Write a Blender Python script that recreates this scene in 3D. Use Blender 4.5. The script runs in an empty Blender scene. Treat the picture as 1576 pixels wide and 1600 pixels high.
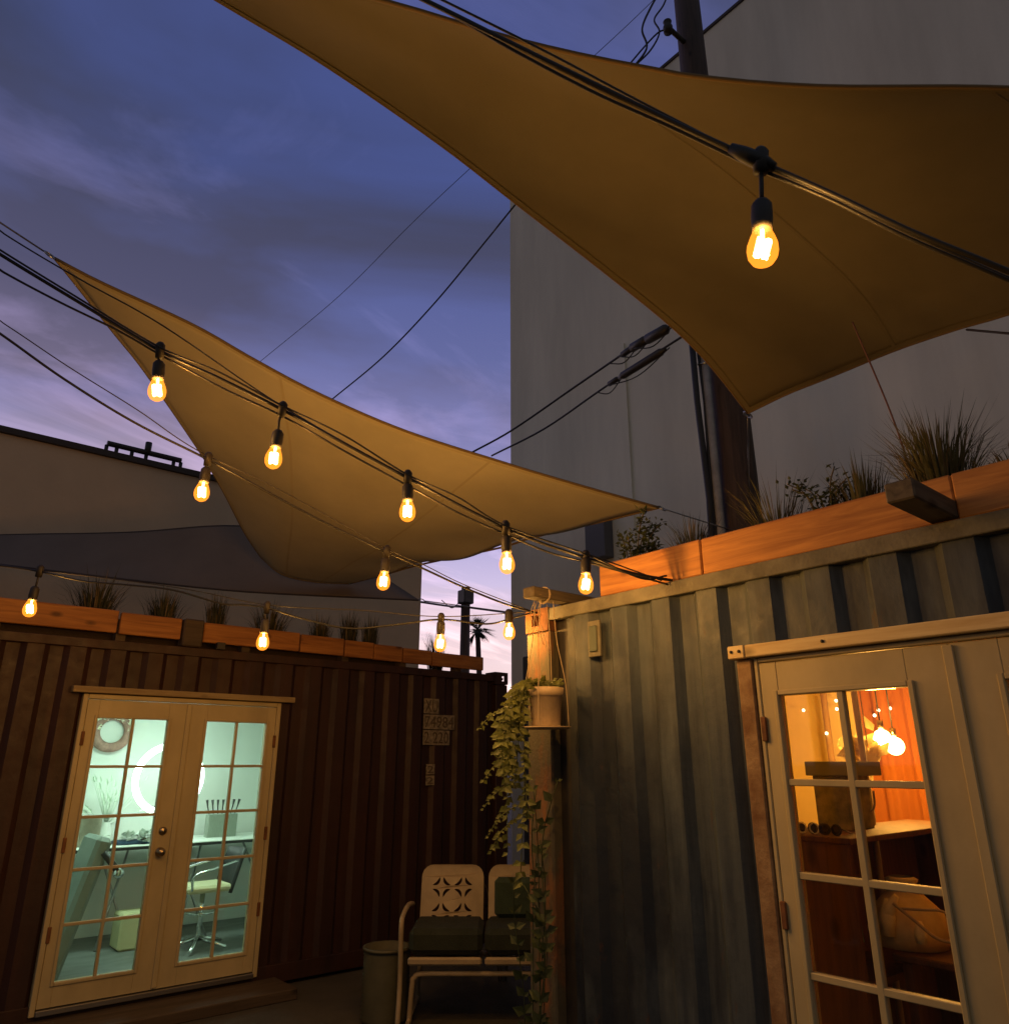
import bpy, bmesh, math, random
from mathutils import Vector, Matrix, noise as mnoise
random.seed(7)
sc = bpy.context.scene
COL = sc.collection
R = math.radians

# ------------------------------------------------------------------ camera
F_PX, CX, CY = 1168.0, 788.0, 800.0          # focal length in pixels of the 1576 px wide picture
PITCH = math.atan(390 / F_PX); YAW = R(50); CAM = Vector((0, 0, 1.7))
FH = Vector((math.cos(YAW), math.sin(YAW), 0)); RT = Vector((math.sin(YAW), -math.cos(YAW), 0)); ZU = Vector((0, 0, 1))
FW = FH * math.cos(PITCH) + ZU * math.sin(PITCH); UP = -FH * math.sin(PITCH) + ZU * math.cos(PITCH)
cam = bpy.data.cameras.new('camera'); cam.sensor_fit = 'HORIZONTAL'; cam.sensor_width = 36
cam.lens = 36 * F_PX / 1576; cam.clip_start = 0.05; cam.clip_end = 2000
camo = bpy.data.objects.new('camera', cam); COL.objects.link(camo)
camo.matrix_world = Matrix(((RT.x, UP.x, -FW.x, CAM.x), (RT.y, UP.y, -FW.y, CAM.y), (RT.z, UP.z, -FW.z, CAM.z), (0, 0, 0, 1)))
sc.camera = camo

# ------------------------------------------------------------------ view, world, sun
sc.view_settings.view_transform = 'Standard'; sc.view_settings.look = 'None'
sc.view_settings.exposure = 0; sc.view_settings.gamma = 1; sc.view_settings.use_curve_mapping = False
sc.cycles.use_denoising = True
sc.cycles.max_bounces = 8; sc.cycles.transparent_max_bounces = 16
sc.cycles.sample_clamp_indirect = 4
SUN_AZ = R(38); SUN_EL = R(-1.0)
world = bpy.data.worlds.new('World'); sc.world = world; world.use_nodes = True
def build_world():
    nt = world.node_tree; N = nt.nodes; L = nt.links; N.clear()
    out = N.new('ShaderNodeOutputWorld'); bg = N.new('ShaderNodeBackground'); L.new(bg.outputs[0], out.inputs[0])
    sky = N.new('ShaderNodeTexSky'); sky.sky_type = 'NISHITA'; sky.sun_disc = False
    sky.sun_elevation = SUN_EL; sky.sun_rotation = SUN_AZ; sky.altitude = 50
    sky.air_density = 1.2; sky.dust_density = 1.5; sky.ozone_density = 4.0
    tc = N.new('ShaderNodeTexCoord'); sep = N.new('ShaderNodeSeparateXYZ'); L.new(tc.outputs['Generated'], sep.inputs[0])
    # dusk colour by height above the horizon
    ramp = N.new('ShaderNodeValToRGB'); cr = ramp.color_ramp
    pts = [(0.0, (1.0, .78, .66)), (.12, (.98, .76, .78)), (.20, (.72, .60, .82)), (.28, (.46, .41, .68)), (.40, (.24, .235, .48)), (.50, (.13, .145, .34)), (.65, (.070, .095, .28)), (1.0, (.050, .070, .22))]
    while len(cr.elements) < len(pts): cr.elements.new(.5)
    for e, (p, c) in zip(cr.elements, pts): e.position = p; e.color = (*c, 1)
    L.new(sep.outputs[2], ramp.inputs[0])
    # the glow belongs to the sunset side; the far side of the sky is already night blue
    sd = N.new('ShaderNodeVectorMath'); sd.operation = 'DOT_PRODUCT'; L.new(tc.outputs['Generated'], sd.inputs[0]); sd.inputs[1].default_value = (math.sin(SUN_AZ), math.cos(SUN_AZ), 0)
    side = N.new('ShaderNodeMapRange'); side.interpolation_type = 'SMOOTHSTEP'; side.inputs[1].default_value = -.45; side.inputs[2].default_value = .55; L.new(sd.outputs['Value'], side.inputs[0])
    east = N.new('ShaderNodeValToRGB'); ce = east.color_ramp; ce.elements[0].color = (.135, .130, .118, 1); ce.elements[1].color = (.075, .085, .115, 1); L.new(sep.outputs[2], east.inputs[0])
    glow = N.new('ShaderNodeMixRGB'); L.new(side.outputs[0], glow.inputs[0]); L.new(east.outputs[0], glow.inputs[1])
    # flat cloud layer: project the direction on a plane overhead
    add = N.new('ShaderNodeMath'); add.operation = 'ADD'; add.inputs[1].default_value = .16; L.new(sep.outputs[2], add.inputs[0])
    mx = N.new('ShaderNodeMath'); mx.operation = 'MAXIMUM'; mx.inputs[1].default_value = .12; L.new(add.outputs[0], mx.inputs[0])
    dx = N.new('ShaderNodeMath'); dx.operation = 'DIVIDE'; L.new(sep.outputs[0], dx.inputs[0]); L.new(mx.outputs[0], dx.inputs[1])
    dy = N.new('ShaderNodeMath'); dy.operation = 'DIVIDE'; L.new(sep.outputs[1], dy.inputs[0]); L.new(mx.outputs[0], dy.inputs[1])
    cb = N.new('ShaderNodeCombineXYZ'); L.new(dx.outputs[0], cb.inputs[0]); L.new(dy.outputs[0], cb.inputs[1])
    n1 = N.new('ShaderNodeTexNoise'); n1.inputs['Scale'].default_value = 1.0; n1.inputs['Detail'].default_value = 6; n1.inputs['Roughness'].default_value = .52; n1.inputs['Distortion'].default_value = .5
    mp = N.new('ShaderNodeMapping'); mp.inputs['Rotation'].default_value = (0, 0, R(25)); mp.inputs['Scale'].default_value = (1, 1.35, 1); mp.inputs['Location'].default_value = (5.3, 1.2, 0)
    L.new(cb.outputs[0], mp.inputs[0]); L.new(mp.outputs[0], n1.inputs['Vector'])
    r1 = N.new('ShaderNodeValToRGB'); r1.color_ramp.elements[0].position = .37; r1.color_ramp.elements[1].position = .58
    L.new(n1.outputs[0], r1.inputs[0])
    # cloud colour: grey violet high up, dusky pink low down
    cc = N.new('ShaderNodeValToRGB'); q = cc.color_ramp
    pts = [(0.0, (.95, .70, .66)), (.15, (.90, .68, .72)), (.26, (.56, .45, .60)), (.40, (.20, .165, .255)), (.52, (.085, .082, .15)), (.7, (.045, .052, .10)), (1.0, (.04, .05, .10))]
    while len(q.elements) < len(pts): q.elements.new(.5)
    for e, (p, c) in zip(q.elements, pts): e.position = p; e.color = (*c, 1)
    L.new(sep.outputs[2], cc.inputs[0])
    mixc = N.new('ShaderNodeMixRGB'); L.new(r1.outputs[0], mixc.inputs[0]); L.new(ramp.outputs[0], mixc.inputs[1]); L.new(cc.outputs[0], mixc.inputs[2])
    # bright thin streaks
    n2 = N.new('ShaderNodeTexNoise'); n2.inputs['Scale'].default_value = 1.5; n2.inputs['Detail'].default_value = 7; n2.inputs['Roughness'].default_value = .58; n2.inputs['Distortion'].default_value = .8
    mp2 = N.new('ShaderNodeMapping'); mp2.inputs['Rotation'].default_value = (0, 0, R(-62)); mp2.inputs['Scale'].default_value = (.8, 1.8, 1); mp2.inputs['Location'].default_value = (1.2, 5.3, 0)
    L.new(cb.outputs[0], mp2.inputs[0]); L.new(mp2.outputs[0], n2.inputs['Vector'])
    r2 = N.new('ShaderNodeValToRGB'); r2.color_ramp.elements[0].position = .49; r2.color_ramp.elements[1].position = .76
    L.new(n2.outputs[0], r2.inputs[0])
    sc2 = N.new('ShaderNodeMixRGB'); sc2.blend_type = 'MULTIPLY'; sc2.inputs[0].default_value = 1; L.new(r2.outputs[0], sc2.inputs[1]); tint = N.new('ShaderNodeMixRGB'); tint.blend_type = 'MULTIPLY'; tint.inputs[0].default_value = 1; L.new(ramp.outputs[0], tint.inputs[1]); tint.inputs[2].default_value = (.95, .70, .60, 1); L.new(tint.outputs[0], sc2.inputs[2])
    a2 = N.new('ShaderNodeMixRGB'); a2.blend_type = 'ADD'; a2.inputs[0].default_value = 1; L.new(mixc.outputs[0], a2.inputs[1]); L.new(sc2.outputs[0], a2.inputs[2])
    # the physical twilight sky on top, at its share
    sm = N.new('ShaderNodeMixRGB'); sm.blend_type = 'MULTIPLY'; sm.inputs[0].default_value = 1; L.new(sky.outputs[0], sm.inputs[1]); sm.inputs[2].default_value = (.03, .03, .03, 1)
    a3 = N.new('ShaderNodeMixRGB'); a3.blend_type = 'ADD'; a3.inputs[0].default_value = 1; L.new(a2.outputs[0], glow.inputs[2]); L.new(glow.outputs[0], a3.inputs[1]); L.new(sm.outputs[0], a3.inputs[2])
    L.new(a3.outputs[0], bg.inputs[0]); bg.inputs[1].default_value = 1.0
build_world()
sun = bpy.data.lights.new('sun', 'SUN'); sun.energy = .03; sun.angle = R(20); sun.color = (1, .75, .65)
suno = bpy.data.objects.new('sun', sun); COL.objects.link(suno)
suno.rotation_euler = (R(86), 0, R(180) - SUN_AZ)

# ------------------------------------------------------------------ pixel -> point helpers (a pixel and a true distance give a place)
def ray(u, v): return FW + RT * ((u - CX) / F_PX) + UP * ((CY - v) / F_PX)
def at(u, v, D): d = ray(u, v); return CAM + d * (D / d.dot(FH))
def onx(u, v, X): d = ray(u, v); return CAM + d * (X / d.x)
def ony(u, v, Y): d = ray(u, v); return CAM + d * (Y / d.y)
def onz(u, v, z): d = ray(u, v); return CAM + d * ((z - CAM.z) / d.z)
def onplane(u, v, p, q):                     # vertical plane through plan points p, q
    n = Vector((-(q[1] - p[1]), q[0] - p[0], 0)); d = ray(u, v); t = n.dot(Vector((p[0], p[1], 0)) - CAM) / n.dot(d); return CAM + d * t

# ------------------------------------------------------------------ materials
MATS = {}
def mat(name, col, rough=.6, metal=0, noise=0, nscale=6, stretch=(1, 1, 1), col2=None, bump=0, bscale=60, spec=.5, emit=None, estr=0, translucent=0, n_lo=.35, n_hi=.65, detail=5):
    if name in MATS: return MATS[name]
    m = bpy.data.materials.new(name); m.use_nodes = True; nt = m.node_tree; N = nt.nodes; L = nt.links
    b = N['Principled BSDF']; b.inputs['Base Color'].default_value = (*col, 1); b.inputs['Roughness'].default_value = rough
    b.inputs['Metallic'].default_value = metal; b.inputs['Specular IOR Level'].default_value = spec
    tc = N.new('ShaderNodeTexCoord')
    if noise or col2:
        mp = N.new('ShaderNodeMapping'); mp.inputs['Scale'].default_value = stretch; L.new(tc.outputs['Object'], mp.inputs[0])
        n = N.new('ShaderNodeTexNoise'); n.inputs['Scale'].default_value = nscale; n.inputs['Detail'].default_value = detail; n.inputs['Roughness'].default_value = .62; L.new(mp.outputs[0], n.inputs['Vector'])
        r = N.new('ShaderNodeValToRGB'); r.color_ramp.elements[0].position = n_lo; r.color_ramp.elements[1].position = n_hi
        c2 = col2 or tuple(c * (1 - noise) for c in col)
        r.color_ramp.elements[0].color = (*c2, 1); r.color_ramp.elements[1].color = (*col, 1)
        L.new(n.outputs[0], r.inputs[0]); L.new(r.outputs[0], b.inputs['Base Color'])
        rr = N.new('ShaderNodeMapRange'); rr.inputs[3].default_value = min(1, rough + .12); rr.inputs[4].default_value = max(.05, rough - .1); L.new(n.outputs[0], rr.inputs[0]); L.new(rr.outputs[0], b.inputs['Roughness'])
    if bump:
        n3 = N.new('ShaderNodeTexNoise'); n3.inputs['Scale'].default_value = bscale; n3.inputs['Detail'].default_value = 4; L.new(tc.outputs['Object'], n3.inputs['Vector'])
        bp = N.new('ShaderNodeBump'); bp.inputs['Strength'].default_value = bump; bp.inputs['Distance'].default_value = .01; L.new(n3.outputs[0], bp.inputs['Height']); L.new(bp.outputs[0], b.inputs['Normal'])
    if emit: b.inputs['Emission Color'].default_value = (*emit, 1); b.inputs['Emission Strength'].default_value = estr
    if translucent:
        t = N.new('ShaderNodeBsdfTranslucent'); mix = N.new('ShaderNodeMixShader'); mix.inputs[0].default_value = translucent
        src = b.inputs['Base Color'].links[0].from_socket if b.inputs['Base Color'].links else None
        if src: L.new(src, t.inputs[0])
        else: t.inputs[0].default_value = (*col, 1)
        L.new(b.outputs[0], mix.inputs[1]); L.new(t.outputs[0], mix.inputs[2]); L.new(mix.outputs[0], N['Material Output'].inputs[0])
    MATS[name] = m; return m

def paint_mat(name, base, dark, rust, rust_amt=.60, streak=2.2, stain=None, s_loc=(0, 0, 0)):
    """weathered steel paint: base coat, vertical grime streaks, rust spots"""
    m = bpy.data.materials.new(name); m.use_nodes = True; nt = m.node_tree; N = nt.nodes; L = nt.links; b = N['Principled BSDF']
    tc = N.new('ShaderNodeTexCoord')
    def noise(scale, st, det=5, loc=(0, 0, 0)):
        mp = N.new('ShaderNodeMapping'); mp.inputs['Scale'].default_value = st; mp.inputs['Location'].default_value = loc; L.new(tc.outputs['Object'], mp.inputs[0])
        n = N.new('ShaderNodeTexNoise'); n.inputs['Scale'].default_value = scale; n.inputs['Detail'].default_value = det; n.inputs['Roughness'].default_value = .65; L.new(mp.outputs[0], n.inputs['Vector']); return n.outputs[0]
    def ramp(x, lo, hi):
        r = N.new('ShaderNodeMapRange'); r.inputs[1].default_value = lo; r.inputs[2].default_value = hi; L.new(x, r.inputs[0]); return r.outputs[0]
    def mix(f, a, c):
        x = N.new('ShaderNodeMixRGB'); L.new(f, x.inputs[0])
        if isinstance(a, tuple): x.inputs[1].default_value = (*a, 1)
        else: L.new(a, x.inputs[1])
        x.inputs[2].default_value = (*c, 1); return x.outputs[0]
    s = ramp(noise(streak, (4, 4, .35)), .38, .66); c = mix(s, base, dark)
    p = ramp(noise(1.3, (1, 1, .6), 6, (4, 2, 1)), .50, .72); c = mix(p, c, tuple(.5 * (a + d) for a, d in zip(base, dark)))
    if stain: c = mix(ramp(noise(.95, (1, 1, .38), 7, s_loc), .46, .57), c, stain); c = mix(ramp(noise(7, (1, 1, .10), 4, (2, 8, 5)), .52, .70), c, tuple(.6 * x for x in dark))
    ru = ramp(noise(5.5, (1, 1, .45), 8, (9, 3, 2)), rust_amt, rust_amt + .10); c = mix(ru, c, rust)
    L.new(c, b.inputs['Base Color']); b.inputs['Roughness'].default_value = .55
    rr = ramp(noise(9, (1, 1, 1)), .2, .8); mr = N.new('ShaderNodeMapRange'); mr.inputs[3].default_value = .42; mr.inputs[4].default_value = .75; L.new(rr, mr.inputs[0]); L.new(mr.outputs[0], b.inputs['Roughness'])
    bp = N.new('ShaderNodeBump'); bp.inputs['Strength'].default_value = .25; bp.inputs['Distance'].default_value = .01; L.new(noise(18, (1, 1, 1), 6), bp.inputs['Height']); L.new(bp.outputs[0], b.inputs['Normal'])
    MATS[name] = m; return m

def wood_mat(name, light, dark, axis, scale=3.0):
    """sawn timber: stretched grain along the board plus knots"""
    m = bpy.data.materials.new(name); m.use_nodes = True; nt = m.node_tree; N = nt.nodes; L = nt.links; b = N['Principled BSDF']
    tc = N.new('ShaderNodeTexCoord'); mp = N.new('ShaderNodeMapping'); st = [9, 9, 9]; st[axis] = .7; mp.inputs['Scale'].default_value = st
    oi = N.new('ShaderNodeObjectInfo'); va = N.new('ShaderNodeVectorMath'); va.operation = 'ADD'; L.new(tc.outputs['Object'], va.inputs[0])
    sm = N.new('ShaderNodeMath'); sm.operation = 'MULTIPLY'; sm.inputs[1].default_value = 17; L.new(oi.outputs['Random'], sm.inputs[0]); L.new(sm.outputs[0], va.inputs[1])
    L.new(va.outputs[0], mp.inputs[0])
    n = N.new('ShaderNodeTexNoise'); n.inputs['Scale'].default_value = scale; n.inputs['Detail'].default_value = 6; n.inputs['Roughness'].default_value = .6; n.inputs['Distortion'].default_value = .7; L.new(mp.outputs[0], n.inputs['Vector'])
    r = N.new('ShaderNodeValToRGB'); r.color_ramp.elements[0].position = .34; r.color_ramp.elements[1].position = .64; r.color_ramp.elements[0].color = (*dark, 1); r.color_ramp.elements[1].color = (*light, 1); L.new(n.outputs[0], r.inputs[0])
    mp2 = N.new('ShaderNodeMapping'); st2 = [4.5, 4.5, 4.5]; st2[axis] = 2.2; mp2.inputs['Scale'].default_value = st2; L.new(va.outputs[0], mp2.inputs[0])
    k = N.new('ShaderNodeTexVoronoi'); k.inputs['Scale'].default_value = 1.4; k.inputs['Randomness'].default_value = 1; L.new(mp2.outputs[0], k.inputs['Vector'])
    kr = N.new('ShaderNodeValToRGB'); kr.color_ramp.elements[0].position = .06; kr.color_ramp.elements[1].position = .17; kr.color_ramp.elements[0].color = (1, 1, 1, 1); kr.color_ramp.elements[1].color = (0, 0, 0, 1); L.new(k.outputs['Distance'], kr.inputs[0])
    mx = N.new('ShaderNodeMixRGB'); L.new(kr.outputs[0], mx.inputs[0]); L.new(r.outputs[0], mx.inputs[1]); mx.inputs[2].default_value = (*[c * .45 for c in dark], 1)
    L.new(mx.outputs[0], b.inputs['Base Color']); b.inputs['Roughness'].default_value = .7
    bp = N.new('ShaderNodeBump'); bp.inputs['Strength'].default_value = .2; bp.inputs['Distance'].default_value = .004; L.new(n.outputs[0], bp.inputs['Height']); L.new(bp.outputs[0], b.inputs['Normal'])
    MATS[name] = m; return m

def glass_mat(name, tint=(.95, .97, .96)):
    m = bpy.data.materials.new(name); m.use_nodes = True; nt = m.node_tree; N = nt.nodes; L = nt.links; N.remove(N['Principled BSDF'])
    t = N.new('ShaderNodeBsdfTransparent'); t.inputs[0].default_value = (*tint, 1); g = N.new('ShaderNodeBsdfGlossy'); g.inputs['Roughness'].default_value = .03
    fr = N.new('ShaderNodeFresnel'); fr.inputs[0].default_value = 1.45; mx = N.new('ShaderNodeMixShader')
    L.new(fr.outputs[0], mx.inputs[0]); L.new(t.outputs[0], mx.inputs[1]); L.new(g.outputs[0], mx.inputs[2]); L.new(mx.outputs[0], N['Material Output'].inputs[0])
    MATS[name] = m; return m
def bulb_mat(name, col, estr, opac):
    """lit amber bulb glass: see-through, glowing"""
    m = bpy.data.materials.new(name); m.use_nodes = True; nt = m.node_tree; N = nt.nodes; L = nt.links; N.remove(N['Principled BSDF'])
    t = N.new('ShaderNodeBsdfTransparent'); t.inputs[0].default_value = (1, .9, .72, 1); e = N.new('ShaderNodeEmission'); e.inputs[0].default_value = (*col, 1); e.inputs[1].default_value = estr
    mx = N.new('ShaderNodeMixShader'); mx.inputs[0].default_value = opac; L.new(t.outputs[0], mx.inputs[1]); L.new(e.outputs[0], mx.inputs[2])
    L.new(mx.outputs[0], N['Material Output'].inputs[0]); MATS[name] = m; return m
def emit_mat(name, col, s):
    m = bpy.data.materials.new(name); m.use_nodes = True; N = m.node_tree.nodes; N.remove(N['Principled BSDF']); e = N.new('ShaderNodeEmission'); e.inputs[0].default_value = (*col, 1); e.inputs[1].default_value = s
    m.node_tree.links.new(e.outputs[0], N['Material Output'].inputs[0]); MATS[name] = m; return m

M_red = paint_mat('red_brown_container_paint', (.038, .0115, .0045), (.020, .0066, .003), (.036, .0125, .0045), .62)
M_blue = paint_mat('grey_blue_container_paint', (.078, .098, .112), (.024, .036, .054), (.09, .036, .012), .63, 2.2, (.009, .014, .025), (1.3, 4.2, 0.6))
M_rust = mat('rusty_steel', (.22, .085, .03), .8, noise=.55, nscale=9, bump=.4, bscale=40)
M_post = mat('weathered_post_paint', (.095, .082, .052), .75, col2=(.22, .085, .03), nscale=5, stretch=(1, 1, .35), n_lo=.36, n_hi=.50, bump=.3)
M_rail = mat('grey_green_rail_paint', (.19, .18, .135), .7, noise=.45, nscale=7, bump=.25)
M_wood = wood_mat('redwood_timber_y', (.54, .245, .060), (.32, .12, .028), 1)
M_woodx = wood_mat('redwood_timber_x', (.40, .17, .04), (.22, .08, .018), 0)
M_wood_old = wood_mat('weathered_timber_x', (.085, .058, .036), (.045, .030, .018), 0)
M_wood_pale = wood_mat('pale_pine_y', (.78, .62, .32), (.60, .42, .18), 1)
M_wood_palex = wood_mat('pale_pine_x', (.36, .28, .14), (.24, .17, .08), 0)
M_door = mat('cream_door_paint', (.50, .41, .22), .5, noise=.22, nscale=3, stretch=(1, 1, .5), bump=.08, bscale=30)
M_jamb = mat('rusted_jamb_steel', (.34, .22, .11), .75, col2=(.16, .075, .03), nscale=7, bump=.3)
M_glass = glass_mat('window_glass')
M_brass = mat('aged_brass', (.45, .36, .22), .28, 1)
M_steel = mat('dull_steel', (.42, .42, .42), .35, 1)
M_chrome = mat('chrome', (.75, .77, .77), .12, 1)
M_black = mat('black_rubber', (.014, .013, .013), .5)
M_dark = mat('dark_plastic', (.025, .022, .02), .5)
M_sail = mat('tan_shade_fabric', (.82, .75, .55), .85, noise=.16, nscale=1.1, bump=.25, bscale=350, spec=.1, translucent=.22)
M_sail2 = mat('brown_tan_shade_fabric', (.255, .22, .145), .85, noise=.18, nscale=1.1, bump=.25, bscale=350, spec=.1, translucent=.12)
M_sail3 = mat('charcoal_shade_fabric', (.21, .18, .165), .9, noise=.12, nscale=2, bump=.2, bscale=300, spec=.1, translucent=.10)
M_seam = mat('tan_seam_webbing', (.68, .60, .42), .9, bump=.3, bscale=250, spec=.1, translucent=.1)
M_seam2 = mat('brown_seam_webbing', (.205, .175, .112), .9, bump=.3, bscale=250, spec=.1)
M_hem = mat('webbing_hem', (.22, .15, .07), .9, bump=.2, bscale=200)
M_stucco = mat('cream_stucco', (.68, .53, .38), .9, noise=.13, nscale=.7, bump=.35, bscale=25, spec=.2)
M_coping = mat('dark_roof_coping', (.05, .04, .04), .7)
M_grey = mat('grey_plaster_wall', (.82, .78, .65), .9, noise=.22, nscale=.75, stretch=(1, 1, .16), bump=.25, bscale=14, spec=.2)
M_pole = wood_mat('creosote_pole_wood', (.075, .045, .030), (.035, .020, .013), 2)
M_pipe = mat('galvanised_pipe', (.36, .35, .34), .5, .2, noise=.3, nscale=8)
M_ground = mat('concrete_ground', (.065, .057, .044), .9, noise=.3, nscale=2.5, bump=.3, bscale=30)
M_tin = mat('olive_ribbed_metal', (.085, .080, .045), .55, noise=.3, nscale=6)
M_chair = mat('cream_enamel', (.36, .28, .17), .45, noise=.2, nscale=9, bump=.1)
M_cush = mat('dark_green_cushion', (.020, .026, .016), .9, noise=.3, nscale=10, bump=.3, bscale=120)
M_pillow = mat('green_pillow', (.035, .060, .035), .9, noise=.3, nscale=10, bump=.3, bscale=120)
M_pot = mat('glazed_clay_pot', (.55, .42, .27), .55, noise=.2, nscale=12, bump=.15)
M_cord = mat('cotton_cord', (.42, .33, .21), .9)
M_soil = mat('potting_soil', (.03, .02, .014), .95, bump=.6, bscale=60)
M_leaf = mat('vine_leaf', (.17, .19, .045), .55, noise=.5, nscale=14, translucent=.3)
M_leaf_dark = mat('dark_leaf', (.055, .075, .025), .6, noise=.4, nscale=14, translucent=.25)
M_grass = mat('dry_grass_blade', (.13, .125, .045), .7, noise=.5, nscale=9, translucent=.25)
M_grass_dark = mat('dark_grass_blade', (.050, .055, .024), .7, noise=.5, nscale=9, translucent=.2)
M_grass_dry = mat('straw_blade', (.20, .145, .065), .8, noise=.4, nscale=9, translucent=.2)
M_stem = mat('stem', (.09, .07, .03), .8)
M_palm = mat('palm_frond', (.020, .022, .014), .8)
M_white = mat('white_wall_panel', (.72, .75, .70), .7, noise=.05, nscale=2)
M_floor = mat('grey_vinyl_floor', (.17, .18, .17), .5, noise=.25, nscale=3, stretch=(1, 5, 1))
M_yellow = mat('warm_plaster', (.78, .62, .28), .8, noise=.08, nscale=2)
M_plate = mat('stencil_paint', (.33, .275, .18), .75, noise=.6, nscale=26)
M_ink = mat('stencil_ink', (.12, .085, .05), .8, noise=.5, nscale=30)
M_bulb = bulb_mat('lit_bulb_glass', (1.0, .28, .022), 2.6, .42)
M_fil = bulb_mat('glowing_filament', (1.0, .66, .28), 120, .13)
M_sock = mat('socket_rubber', (.025, .02, .016), .55)

# ------------------------------------------------------------------ mesh helpers
class MB:
    def __init__(s): s.v = []; s.f = []; s.sm = []
    def add(s, vs, fs, smooth=False):
        n = len(s.v); s.v += [Vector(p) for p in vs]; s.f += [tuple(i + n for i in f) for f in fs]; s.sm += [smooth] * len(fs); return s
    def box(s, a, b):
        x0, y0, z0 = [min(i, j) for i, j in zip(a, b)]; x1, y1, z1 = [max(i, j) for i, j in zip(a, b)]
        return s.add([(x0, y0, z0), (x1, y0, z0), (x1, y1, z0), (x0, y1, z0), (x0, y0, z1), (x1, y0, z1), (x1, y1, z1), (x0, y1, z1)],
                     [(0, 3, 2, 1), (4, 5, 6, 7), (0, 1, 5, 4), (1, 2, 6, 5), (2, 3, 7, 6), (3, 0, 4, 7)])
    def obox(s, c, size, rot):
        c = Vector(c); h = Vector(size) / 2; m = rot.to_3x3()
        vs = [c + m @ Vector((sx * h.x, sy * h.y, sz * h.z)) for sz in (-1, 1) for sx, sy in ((-1, -1), (1, -1), (1, 1), (-1, 1))]
        return s.add(vs, [(0, 3, 2, 1), (4, 5, 6, 7), (0, 1, 5, 4), (1, 2, 6, 5), (2, 3, 7, 6), (3, 0, 4, 7)])
    def tube(s, pts, r, n=8, caps=True):
        pts = [Vector(p) for p in pts]; rs = r if isinstance(r, (list, tuple)) else [r] * len(pts)
        vs = []; fs = []; prev = None
        for i, p in enumerate(pts):
            d = (pts[min(i + 1, len(pts) - 1)] - pts[max(i - 1, 0)]).normalized()
            if prev is None: a = d.orthogonal().normalized()
            else:
                a = prev - d * prev.dot(d); a = a.normalized() if a.length > 1e-6 else d.orthogonal().normalized()
            prev = a; b = d.cross(a)
            for k in range(n): t = 2 * math.pi * k / n; vs.append(p + (a * math.cos(t) + b * math.sin(t)) * rs[i])
        for i in range(len(pts) - 1):
            for k in range(n): fs.append((i * n + k, i * n + (k + 1) % n, (i + 1) * n + (k + 1) % n, (i + 1) * n + k))
        s.add(vs, fs, True)
        if caps: m = len(s.v) - len(vs); s.f += [tuple(m + k for k in reversed(range(n))), tuple(m + (len(pts) - 1) * n + k for k in range(n))]; s.sm += [False, False]
        return s
    def lathe(s, prof, c=(0, 0, 0), n=20, axis='z'):
        vs = []; fs = []; c = Vector(c)
        for r, z in prof:
            for k in range(n):
                t = 2 * math.pi * k / n; x, y = r * math.cos(t), r * math.sin(t)
                vs.append(c + (Vector((x, y, z)) if axis == 'z' else Vector((x, z, y)) if axis == 'y' else Vector((z, x, y))))
        for i in range(len(prof) - 1):
            for k in range(n): fs.append((i * n + k, i * n + (k + 1) % n, (i + 1) * n + (k + 1) % n, (i + 1) * n + k))
        return s.add(vs, fs, True)
    def grid(s, P, smooth=True):
        h, w = len(P), len(P[0]); vs = [p for row in P for p in row]
        return s.add(vs, [(i * w + j, i * w + j + 1, (i + 1) * w + j + 1, (i + 1) * w + j) for i in range(h - 1) for j in range(w - 1)], smooth)
    def mesh(s, name, off=(0, 0, 0), bevel=0):
        off = Vector(off); me = bpy.data.meshes.new(name); me.from_pydata([v - off for v in s.v], [], s.f)
        me.polygons.foreach_set('use_smooth', s.sm)
        if bevel:
            bm = bmesh.new(); bm.from_mesh(me); bmesh.ops.bevel(bm, geom=bm.edges[:], offset=bevel, segments=1, affect='EDGES', clamp_overlap=True); bm.to_mesh(me); bm.free()
        me.update(); return me
    def build(s, name, m, parent=None, bevel=0, local=False, loc=None):
        if parent is None:
            if loc is None:
                xs = [v.x for v in s.v]; ys = [v.y for v in s.v]; loc = ((min(xs) + max(xs)) / 2, (min(ys) + max(ys)) / 2, min(v.z for v in s.v))
            o = bpy.data.objects.new(name, s.mesh(name, loc, bevel)); o.location = loc
        else:
            off = (0, 0, 0)
            if not local:
                r = parent
                while r.parent: r = r.parent
                off = r.location
            o = bpy.data.objects.new(name, s.mesh(name, off, bevel)); o.parent = parent
        if m: o.data.materials.append(m)
        COL.objects.link(o); return o
def box(name, a, b, m, parent=None, bevel=0, **k): return MB().box(a, b).build(name, m, parent, bevel, **k)
def tag(o, label, cat, group=None, kind=None):
    if label: o['label'] = label
    if cat: o['category'] = cat
    if group: o['group'] = group
    if kind: o['kind'] = kind
    return o
def thing(name, label, cat, loc, group=None, rz=0):
    o = bpy.data.objects.new(name, None); o.location = loc; o.rotation_euler = (0, 0, rz); o.empty_display_size = .1; COL.objects.link(o); return tag(o, label, cat, group)
def struct(o): o['kind'] = 'structure'; return o
def smooth_curve(pts, n=8):
    """Catmull-Rom through the points"""
    P = [Vector(p) for p in pts]; P = [P[0] * 2 - P[1]] + P + [P[-1] * 2 - P[-2]]; out = []
    for i in range(1, len(P) - 2):
        a, b, c, d = P[i - 1:i + 3]
        for k in range(n):
            t = k / n; out.append(.5 * ((2 * b) + (c - a) * t + (2 * a - 5 * b + 4 * c - d) * t * t + (3 * b - a - 3 * c + d) * t ** 3))
    out.append(P[-2]); return out
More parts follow.
